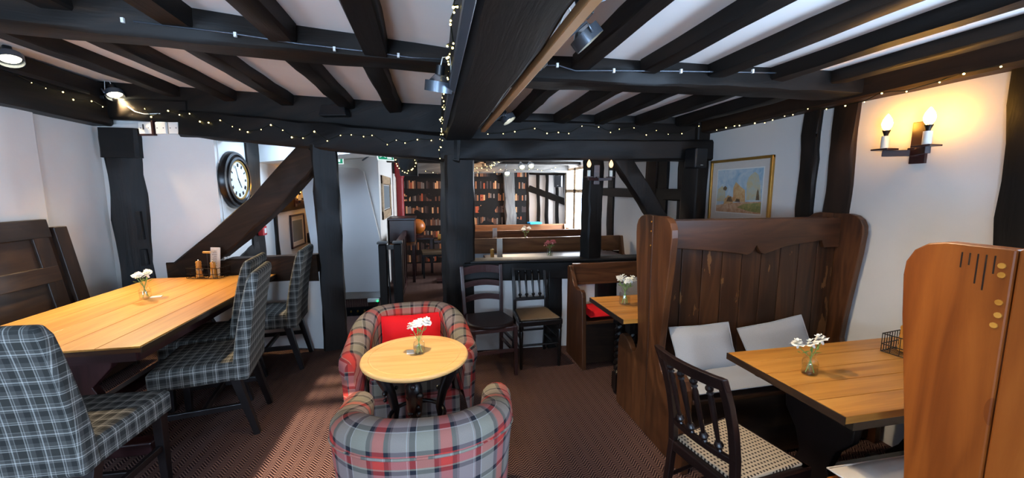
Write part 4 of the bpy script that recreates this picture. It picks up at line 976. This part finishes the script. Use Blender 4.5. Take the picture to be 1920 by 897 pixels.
# loudspeakers and boxes
def speaker(label, loc, rz, w=.17, h=.24, d=.14):
    t = thing('loudspeaker', label, 'speaker', loc, rz, 'black loudspeakers')
    build('cabinet', MB().box((0, 0, 0), (w, d, h)), M['black'], t, bevel=.012)
    build('grille', MB().box((0, -d/2-.003, .01), (w-.02, .008, h-.03)), M['iron'], t, bevel=.002)
    build('badge', MB().box((0, -d/2-.008, -h*.36), (.03, .002, .005)), M['white'], t)
    build('bracket', MB().bar((0, d/2, 0), (0, d/2+.10, .02), .03, .02), M['black'], t)
p = gy(1307, 297, 3.42); speaker('black loudspeaker on the corner post next to the framed watercolour', (p.x, 3.44, p.z), R(10), .15, .19)
p = gx(1050, 332, 2.7); speaker('small black loudspeaker beside the far window', (2.62, 7.9, 1.80), R(-30), .16, .24)
o = build('cable_box', MB().hexa([(-.13,-.05,-.05),(.13,-.05,-.05),(.13,.05,-.05),(-.13,.05,-.05),(-.11,-.03,.05),(.11,-.03,.05),(.11,.05,.05),(-.11,.05,.05)]), M['black'], bevel=.005)
p = onp(627, 208); tag_at(o, 'black box fixed on top of the partition beam left of the central beam', 'box', (p.x, p.y+.0, p.z), R(-15))
for x, lab, w in ((276, 'white control unit framed in dark wood beside the tall corner post', .13), (305, 'middle white socket box on the wall under the partition beam', .105), (329, 'right-hand white socket box on the wall under the partition beam', .10)):
    p = gp(x, 241, (-1.0, 4.07, 0), (.265, 1, 0)); t = thing('wall_box', lab, 'socket', (p.x, p.y-.012, p.z), R(-15), 'white wall boxes')
    build('plate', MB().box((0, 0, 0), (w, .03, .11)), M['white'], t, bevel=.004)
    build('screw', MB().cyl((-w*.3, -.016, 0), (-w*.3, -.018, 0), .005), M['greymetal'], t); build('screw', MB().cyl((w*.3, -.016, 0), (w*.3, -.018, 0), .005), M['greymetal'], t)
    if x == 276:
        build('surround', MB().box((w/2+.012, .0, -.0), (.02, .035, .14)), M['mahog'], t); build('surround', MB().box((0, .0, -.064), (w+.02, .035, .014)), M['mahog'], t)
        build('lever', MB().box((-.01, -.02, .01), (.006, .01, .05)), M['black'], t)
# clock (faces +X on the corridor wall)
ck = Vector((XC, gx(437, 338, XC).y, gx(437, 338, XC).z)); rad = .30
t = thing('wall_clock', 'round black-rimmed wall clock behind the diagonal brace', 'clock', ck)
Mx = Matrix.Rotation(R(90), 3, 'Y')
build('case', MB().lathe([(.01,0),(rad,0),(rad,.03),(rad*.96,.055),(rad*.88,.06),(rad*.84,.045),(rad*.80,.07),(rad*.72,.075),(rad*.66,.05),(.01,.05)], (0,0,0), 48, M=Mx), M['blackpaint'], t, smooth='auto')
build('bezel', MB().lathe([(rad*.66,.05),(rad*.68,.066),(rad*.64,.066),(rad*.63,.05)], (0,0,0), 48, cap=False, M=Mx), M['brass'], t, smooth='auto')
fc_ = build('face', MB().lathe([(.01,.05),(rad*.65,.05),(rad*.65,.053),(.01,.053)], (0,0,0), 48, M=Mx), M['clockface'], t)
def tick(m, ang, r0, r1, w):
    d = Vector((0, -math.sin(ang), math.cos(ang))); m.bar(d*r0*rad+Vector((.0545,0,0)), d*r1*rad+Vector((.0545,0,0)), .002, w, up=Vector((1,0,0)).cross(d)); return m
m = MB()
NUM = {1:1, 2:2, 3:3, 4:4, 5:3, 6:4, 7:4, 8:5, 9:3, 10:2, 11:3, 12:4}
for k in range(1, 13):
    for q in range(NUM[k]): tick(m, 2*PI*k/12+(q-(NUM[k]-1)/2)*.055, .46, .58, .006)
build('numerals', m, M['black'], fc_)
build('hour_hand', tick(MB(), R(215), -.08, .32, .014), M['black'], fc_); build('minute_hand', tick(MB(), R(20), -.1, .52, .009), M['black'], fc_)
# red call point and pictures
p = gx(487, 433, XC+.03); t = thing('fire_call_point', 'small red fire call point on the dark stud in the corridor', 'alarm', (XC+.03, p.y, p.z))
build('housing', MB().box((.03, 0, 0), (.06, .11, .11)), M['redplastic'], t, bevel=.008); build('press_plate', MB().box((.062, .0, 0), (.004, .055, .06)), M['white'], t)
def picture(name, label, loc, rz, w, h, fm, mount, art, fw=.025, mm='paper'):
    t = thing(name, label, 'picture', loc, rz)
    for s in (-1, 1):
        build('frame_side', MB().box((s*(w/2-fw/2), -.014, 0), (fw, .028, h)), M[fm], t, bevel=.005)
        build('frame_side', MB().box((0, -.0141, s*(h/2-fw/2)), (w, .0278, fw)), M[fm], t, bevel=.005)
    mo = build('mount', MB().box((0, -.006, 0), (w-.04, .006, h-.04)), M[mm], t)
    a, b = w-2*mount, h-2*mount
    build('print_border', MB().box((0, -.0095, 0), (a+.02, .001, b+.02)), M['white'], mo)
    art(mo, a, b); return t
def lyr(t, k, nm, mat, polys, a, b):
    m = MB()
    for pl in polys: m.prism([(x*a/2, z*b/2) for x, z in pl], 1, -.0105-.0004*k, -.0101-.0004*k)
    build(nm, m, mat, t)
def ptmat(name, c1, c2, sc=18):
    tt = NT(name); n = tt.noise(tt.coord('Object'), sc, 4, .6, .8); return tt.fin(tt.mix(tt.math('MULTIPLY_ADD', n, 2.4, -.7), lin(c1), lin(c2)), .8, .2)
PM = dict(sky=ptmat('painted_sky', '8fb2c8', 'd8dcd8', 9), stone=ptmat('painted_stone', 'c98f5a', 'dcc08c', 30), pale=ptmat('painted_pale_ruin', 'cdbb8a', 'b9c3ba', 20), green=ptmat('painted_green', '7d8a55', 'b9a76c', 24), earth=ptmat('painted_path', 'c08a66', 'e0c3a0', 22), dark=ptmat('painted_trees', '5a4a3c', '8a7050', 40))
def ruin(t, a, b):
    lyr(t, 0, 'painted_sky', PM['sky'], [[(-1,-1),(1,-1),(1,1),(-1,1)]], a, b)
    lyr(t, 1, 'painted_tower', PM['pale'], [[(.38,-.4),(.36,.35),(.42,.6),(.52,.72),(.66,.85),(.82,.7),(.9,.3),(.98,-.4)]], a, b)
    lyr(t, 1, 'painted_ruin', PM['pale'], [[(-1,-.5),(-.95,.1),(-.75,.25),(-.6,.0),(-.55,-.5)]], a, b)
    lyr(t, 2, 'painted_building', PM['stone'], [[(-.2,-.5),(-.22,.15),(-.12,.42),(-.04,.35),(.1,.2),(.3,.05),(.34,-.5)], [(-.7,-.95),(-.6,-.4),(-.45,-.2),(-.2,-.3),(-.2,-.7)]], a, b)
    lyr(t, 3, 'painted_ground', PM['earth'], [[(-1,-1),(1,-1),(1,-.45),(.3,-.5),(-.2,-.55),(-1,-.7)]], a, b)
    lyr(t, 4, 'painted_grass', PM['green'], [[(0,-.75),(.3,-.58),(1,-.5),(1,-.95),(.5,-.9)]], a, b)
    lyr(t, 5, 'painted_trees', PM['dark'], [[(-.5,-.5),(-.45,-.3),(-.3,-.25),(-.2,-.5)], [(-.1,-.5),(-.05,-.35),(.1,-.38),(.12,-.5)], [(.78,-.4),(.8,-.05),(.84,.1),(.88,-.05),(.92,-.4)], [(-.68,.05),(-.7,.15),(-.6,.25),(-.5,.15),(-.55,.02)]], a, b)
a_, b_ = gx(1337, 300, XR), gx(1455, 291, XR)
picture('framed_watercolour', 'gilt-framed watercolour of a ruin on the right-hand wall above the settle', (XR, (a_.y+b_.y)/2, 1.60), R(-90), abs(a_.y-b_.y), .60, 'brass', .10, ruin)
def plainart(t, a, b): lyr(t, 0, 'print', plain('dark_grey_print', '6f7a80', .5, .5, vary=.2, scale=8), [[(-1,-1),(1,-1),(1,1),(-1,1)]], a, b)
a_, b_ = gx(541, 405, XC), gx(567, 402, XC)
picture('framed_print', 'small framed grey print on the corridor wall under the candle lamp', (XC+.005, (a_.y+b_.y)/2, (gx(541, 405, XC).z+gx(545, 467, XC).z)/2), R(90), abs(a_.y-b_.y), .50, 'mahog', .09, plainart)
picture('framed_print', 'tall pale wooden frame on the far room wall past the stairs', (-.75, 6.85, 1.5), R(90), 1.25, .68, 'palewood', .15, plainart, .13, 'bench')
# exit signs
def exitsign(label, loc, rz, tilt=0., w=.26, h=.16):
    t = thing('exit_sign', label, 'sign', loc, rz, 'green exit signs'); t.rotation_euler = (tilt, 0, rz)
    build('panel', MB().box((0,0,0), (w,.012,h)), M['signwhite'], t); 
    build('green_field', MB().box((0,-.0065,0), (w-.02,.002,h-.02)), M['green'], t)
    m = MB(); z = h*.30
    m.b2((.02*w/.26, -.0085, -h*.34), (w*.36, -.0078, h*.34)); build('doorway', m, M['signwhite'], t)
    m = MB(); m.ball((-.02, -.009, h*.24), h*.075, 8, (1,.1,1)); m.bar((-.02,-.0092,h*.16), (-.04,-.0092,-h*.06), .001, h*.12, up=(1,0,0)); m.bar((-.04,-.0092,-h*.04), (.0,-.0092,-h*.2), .001, h*.07, up=(1,0,0)); m.bar((-.04,-.0092,-h*.06), (-.085,-.0092,-h*.22), .001, h*.07, up=(0,0,1)); m.bar((-.02,-.0092,h*.13), (.02,-.0092,h*.02), .001, h*.05, up=(0,0,1)); m.bar((-.025,-.0092,h*.13), (-.07,-.0092,h*.05), .001, h*.05, up=(0,0,1))
    build('running_figure', m, M['signwhite'], t)
p = gy(622, 296, 5.85); exitsign('green exit sign just right of the thick post, half hidden', (p.x, 5.85, p.z), 0, 0, .3, .17)
p = gy(722, 293, 5.2); exitsign('tilted green exit sign hanging under the beam by the opening', (p.x, 5.2, p.z), R(35), R(-25), .22, .12)
p = gy(687, 296, 5.9); o = build('ceiling_vent', MB().box((0,0,0), (.14,.02,.02)), M['greymetal'], bevel=.003); tag_at(o, 'thin grey bracket on the sloping ceiling above the stairs', 'bracket', (p.x, 5.9, p.z)); o.rotation_euler = (0, R(-35), 0)

# ================================================================== far room and stairs
def pew(label, x0, x1, y, ztop, face):     # face -1: seat toward the camera
    t = thing('pew', label, 'pew', (x0, y, 0), 0, 'far room pews'); L = x1-x0
    build('back_rail', MB().b2((.03, -.02, ztop-.22), (L-.03, .02, ztop)), M['pew'], t, grain=0, bevel=.006)
    build('seat_board', MB().b2((.03, 0, .42), (L-.03, face*.4, .45)), M['pew'], t, grain=0, bevel=.005)
    pr = [(0,0),(0,ztop),(face*.05,ztop),(face*.12,.7),(face*.36,.66),(face*.42,0)]
    for ex in (0, L-.035): build('end_board', MB().prism(pr, 0, ex, ex+.035), M['pew'], t, grain=2, bevel=.005)
    build('lower_back', MB().b2((.03, -.012, .45), (L-.03, .012, ztop-.23)), M['bench'], t, grain=0)
    return t
pew('brown pew behind the partition rail, nearest of the far room pews', .42, 2.72, 5.25, .955, -1)
pew('brown pew in the middle of the far room', .45, 2.6, 6.5, .93, -1)
pew('brown pew at the back of the far room under the book-print wall', .40, 2.72, 7.75, .92, -1)
def far_table(label, x0, x1, y0, y1, z=.80):
    t = thing('far_table', label, 'table', ((x0+x1)/2, (y0+y1)/2, 0), 0, 'far room tables'); L, D = x1-x0, y1-y0
    build('tabletop', MB().box((0,0,z-.015), (L, D, .03)), M['mahog'], t, bevel=.004, grain=0)
    for sx in (-1, 1):
        for sy in (-1, 1): build('leg', MB().bar((sx*(L/2-.06), sy*(D/2-.06), z-.03), (sx*(L/2-.06), sy*(D/2-.06), 0), .06, .06), M['mahog'], t)
far_table('dark glossy table just behind the partition rail', .62, 2.35, 4.22, 4.82)
far_table('dark table between the middle pews of the far room', .62, 2.3, 5.5, 6.05)
cushion('seat_cushion', 'pale grey pad along the nearest far room pew', 'cushion', (1.45, 5.15, .62), (R(75), 0, 0), 1.9, .28, .08, 'greycush')
vase((gz(1029, 489, .74).x, 4.55, .802), 'on the table behind the partition rail', '', 4, 21, petal='pink', petname='pink', sc=1.15, h=.15)
def menuholder(label, loc, h=.24):
    t = thing('menu_stand', label, 'menu', loc, R(20), 'menus on far tables'); build('card', MB().box((0,0,h/2), (.07,.012,h)), M['paper'], t); build('foot', MB().box((0,0,.006), (.08,.05,.012)), M['dkmetal'], t)
p = gy(937, 488, 4.5); menuholder('pale upright menu stand on the table behind the partition rail', (p.x, 4.5, .802))
p = gy(923, 488, 4.45); mill('wooden mill beside the menu stand behind the partition rail', (p.x, 4.45, .802), .13)
menuholder('upright menu stand on the table between the middle pews', (gy(928, 440, 5.8).x, 5.8, .802), .24)
vase((gy(985, 440, 5.75).x, 5.75, .802), 'on the table between the middle pews', '', 3, 25, sc=1.3, h=.17)
o = build('blue_folder', MB().box((0,0,.02), (.26,.18,.04)), M['blue'], bevel=.008); tag_at(o, 'bright blue folder resting on top of the back pew', 'folder', (gy(1002, 416, 7.75).x, 7.75, .925), R(8))
# balustrade round the stairs
def newel(label, x, y, h=.93):
    t = thing('newel_post', label, 'post', (x, y, 0), 0, 'stair newel posts')
    build('shaft', MB().box((0,0,h/2-.02), (.10,.10,h-.04)), M['beam'], t, bevel=.008, grain=2); build('cap', MB().box((0,0,h-.015), (.13,.13,.03)), M['greytimber'], t, bevel=.008, grain=0)
p1, p2 = gz(722, 580), gz(750, 578)
newel('left stair newel post beside the pale stair wall', p1.x, p1.y); newel('right stair newel post beside the carpeted walkway', p2.x, p2.y)
t = thing('stair_handrail', 'short dark handrail joining the two newel posts', 'handrail', (p1.x, p1.y, 0)); build('rail', MB().bar((0.05, 0, .85), (p2.x-p1.x-.05, p2.y-p1.y, .85), .05, .06), M['greytimber'], t, bevel=.006)
for k in range(2): build('baluster', MB().bar((.06+k*.06, .0, .82), (.06+k*.06+.02, 0, 0.02), .02, .02), M['beam'], t)
t = thing('stair_balustrade', 'dark panelled balustrade running back from the newel post along the walkway', 'balustrade', (p2.x, p2.y+.06, 0)); L = 1.32
build('top_rail', MB().b2((-.03, .0, .86), (.03, L, .93)), M['mahog'], t, bevel=.008, grain=1); build('bottom_rail', MB().b2((-.025, 0, .05), (.025, L, .14)), M['mahog'], t, grain=1)
for k in range(4):
    y = .02+k*(L-.06)/3; build('muntin', MB().b2((-.024, y-.02, .14), (.024, y+.04, .86)), M['mahog'], t, grain=2)
for k in range(3):
    y = .06+k*(L-.06)/3; build('panel', MB().b2((-.01, y, .14), (.01, y+(L-.06)/3-.06, .86)), M['bench'], t, grain=2)
# glow from the stairwell
p = gy(693, 553, 5.95); t = thing('emergency_light', 'small white emergency light with a green lamp down the stairwell', 'light', (p.x, 5.985, -.02)); build('housing', MB().box((.05,-.02,0), (.17,.04,.055)), M['white'], t, bevel=.008); build('lamp', MB().ball((.11,-.05,-.01), .012, 8), M['greenled'], t)
for k in range(5):
    t = thing('bottle', 'dark bottle on a ledge down in the stairwell', 'bottle', (gy(655+k*13, 575, 5.8).x, 5.9, -.42), 0, 'bottles down the stairwell')
    build('body', MB().lathe([(.004,0),(.03,0),(.03,.15),(.012,.2),(.011,.25),(.004,.25)], n=12), M['iron'], t, smooth='auto'); build('stopper', MB().lathe([(.004,.25),(.013,.25),(.013,.275),(.004,.275)], n=10), M['brass'], t)
o = build('ledge', MB().box((0,0,0), (1.1,.16,.03)), M['bench']); tag_at(o, 'dark ledge of bottles on the stairwell wall', 'shelf', (-1.3, 5.915, -.437))
# chest, red column, globe, desk and chair
t = thing('wooden_chest', 'dark wooden chest on legs under the pale frame in the far room', 'chest', (-.515, 7.22, 0))
build('body', MB().b2((-.21,-.3,.72), (.21,.3,1.10)), M['mahog'], t, bevel=.008, grain=0); build('lid', MB().b2((-.23,-.32,1.10), (.23,.32,1.14)), M['mahog'], t, bevel=.008, grain=0)
build('stand', MB().b2((-.21,-.3,.66), (.21,.3,.70)), M['pew'], t, grain=0)
for sx in (-1,1):
    for sy in (-1,1): build('leg', MB().bar((sx*.18, sy*.26, .68), (sx*.18, sy*.26, 0), .05, .05), M['mahog'], t)
t = thing('red_column', 'dark red painted column at the left of the book-print wall', 'column', (-.61, 8.1, 0)); build('shaft', MB().lathe([(.01,0),(.075,0),(.07,.9),(.07,1.85),(.01,1.85)], n=20), M['redpaint'], t, smooth='auto'); build('capital', MB().lathe([(.01,1.85),(.075,1.85),(.095,1.9),(.095,2.2),(.01,2.2)], n=20), M['redpaint'], t, smooth='auto')
gp_ = gy(783, 425, 7.9); t = thing('table_globe', 'amber globe on a stand in front of the book-print wall', 'globe', (gp_.x, 7.9, .70)); build('sphere', MB().ball((0,0,gp_.z-.70), .15, 24), M['globe'], t, smooth=True); build('stand', MB().lathe([(.01,0),(.11,0),(.09,.02),(.02,.04),(.02,max(.06, gp_.z-.85)),(.01,max(.07, gp_.z-.85))], n=16), M['mahog'], t, smooth='auto')
t = thing('side_table', 'dark side table under the amber globe', 'table', (gp_.x, 7.9, 0)); build('tabletop', MB().box((0,0,.685), (.6,.5,.03)), M['mahog'], t, bevel=.005)
for sx in (-1,1):
    for sy in (-1,1): build('leg', MB().bar((sx*.26, sy*.2, .67), (sx*.26, sy*.2, 0), .05, .05), M['mahog'], t)
cpx = gz(800, 502); t = thing('side_chair', 'small dark chair with a tan seat beyond the walkway', 'chair', (cpx.x+.14, 7.42, 0), R(95))
for sx in (-1,1):
    build('leg', MB().bar((sx*.19,.19,.44),(sx*.19,.19,0),.035,.035), M['leg'], t); build('back_post', MB().bar((sx*.19,-.19,0),(sx*.19,-.24,.86),.035,.035), M['leg'], t)
build('seat', MB().box((0,0,.46), (.42,.42,.05)), M['mustard'], t, bevel=.01); build('seat_rail', MB().box((0,0,.42), (.40,.40,.04)), M['leg'], t)
for z in (.6,.8): build('back_slat', MB().box((0,-.21-.03*(z-.4),z), (.36,.02,.08)), M['pew'], t, bevel=.004)
o = build('rolled_paper', MB().cyl((-.09,0,0),(.09,0,0), .05, n=16), M['beech'], smooth='auto'); tag_at(o, 'tan rolled bundle beside the central post in the far room', 'roll', (gy(825, 435, 6.9).x+.05, 6.9, .80))
t = thing('side_table', 'tall dark stand under the tan roll beside the central post', 'table', (gy(825, 435, 6.9).x+.05, 6.9, 0)); build('top', MB().box((0,0,.735), (.3,.3,.03)), M['mahog'], t); build('column', MB().cyl((0,0,.72),(0,0,.03), .03), M['mahog'], t); build('foot', MB().box((0,0,.02), (.26,.26,.04)), M['mahog'], t)
# far room spotlights
for (px, py, Y) in ((951, 325, 7.4), (979, 313, 6.9), (996, 311, 6.7)):
    q = gy(px, py, Y); spotlamp({951: 'left of the three lit spotlights in the far room', 979: 'middle of the three lit spotlights in the far room', 996: 'right-hand of the three lit spotlights in the far room'}[px], (q.x, q.y, min(q.z, 2.08)), (q.x-.3, q.y-1.6, .6), (q.x, q.y+.06, 2.19), 40, (1,.8,.6), .6, R(90), s=.9, group='far room spotlights')
light('far_wall_glow', 'SPOT', (.9, 7.1, 2.05), 60, (1, .62, .35), (.9, 8.8, 1.4), spot_size=R(120), spot_blend=.8, shadow_soft_size=.06)
# ================================================================== small marks and fittings
for z0, z1 in ((1.12, 1.40), (.86, 1.02)):
    build('mortise', MB().b2((-2.86, PY(-2.86)-.068, z0), (-2.82, PY(-2.86)-.02, z1)), M['black'], pa)
cable('white cable looping along the partition beam by the wall boxes', [onp(240, 200), onp(252, 209), onp(270, 214), onp(300, 213)], [], 'white')
for x, y, lab in ((1656, 80, 'small black bracket on the right-hand ceiling between joists'), (1797, 36, 'small black bracket with a pale tip on the right-hand ceiling near the top edge')):
    q = gz(x, y, 2.31); o = build('ceiling_bracket', MB().box((0,0,0), (.03,.05,.06)), M['black'], bevel=.004); tag_at(o, lab, 'bracket', (q.x, q.y, 2.31))
hs = [o for o in C.objects if o.name.startswith('high_settle') and o.location.y < 1][0]
for k in range(5):
    y = -.005+k*.017; L_ = (.05, .10, .085, .035, .045)[k]
    build('scratch', MB().b2((-.0012, y-.0015, 1.425-L_), (.002, y+.0015, 1.425)), M['bench'], hs)
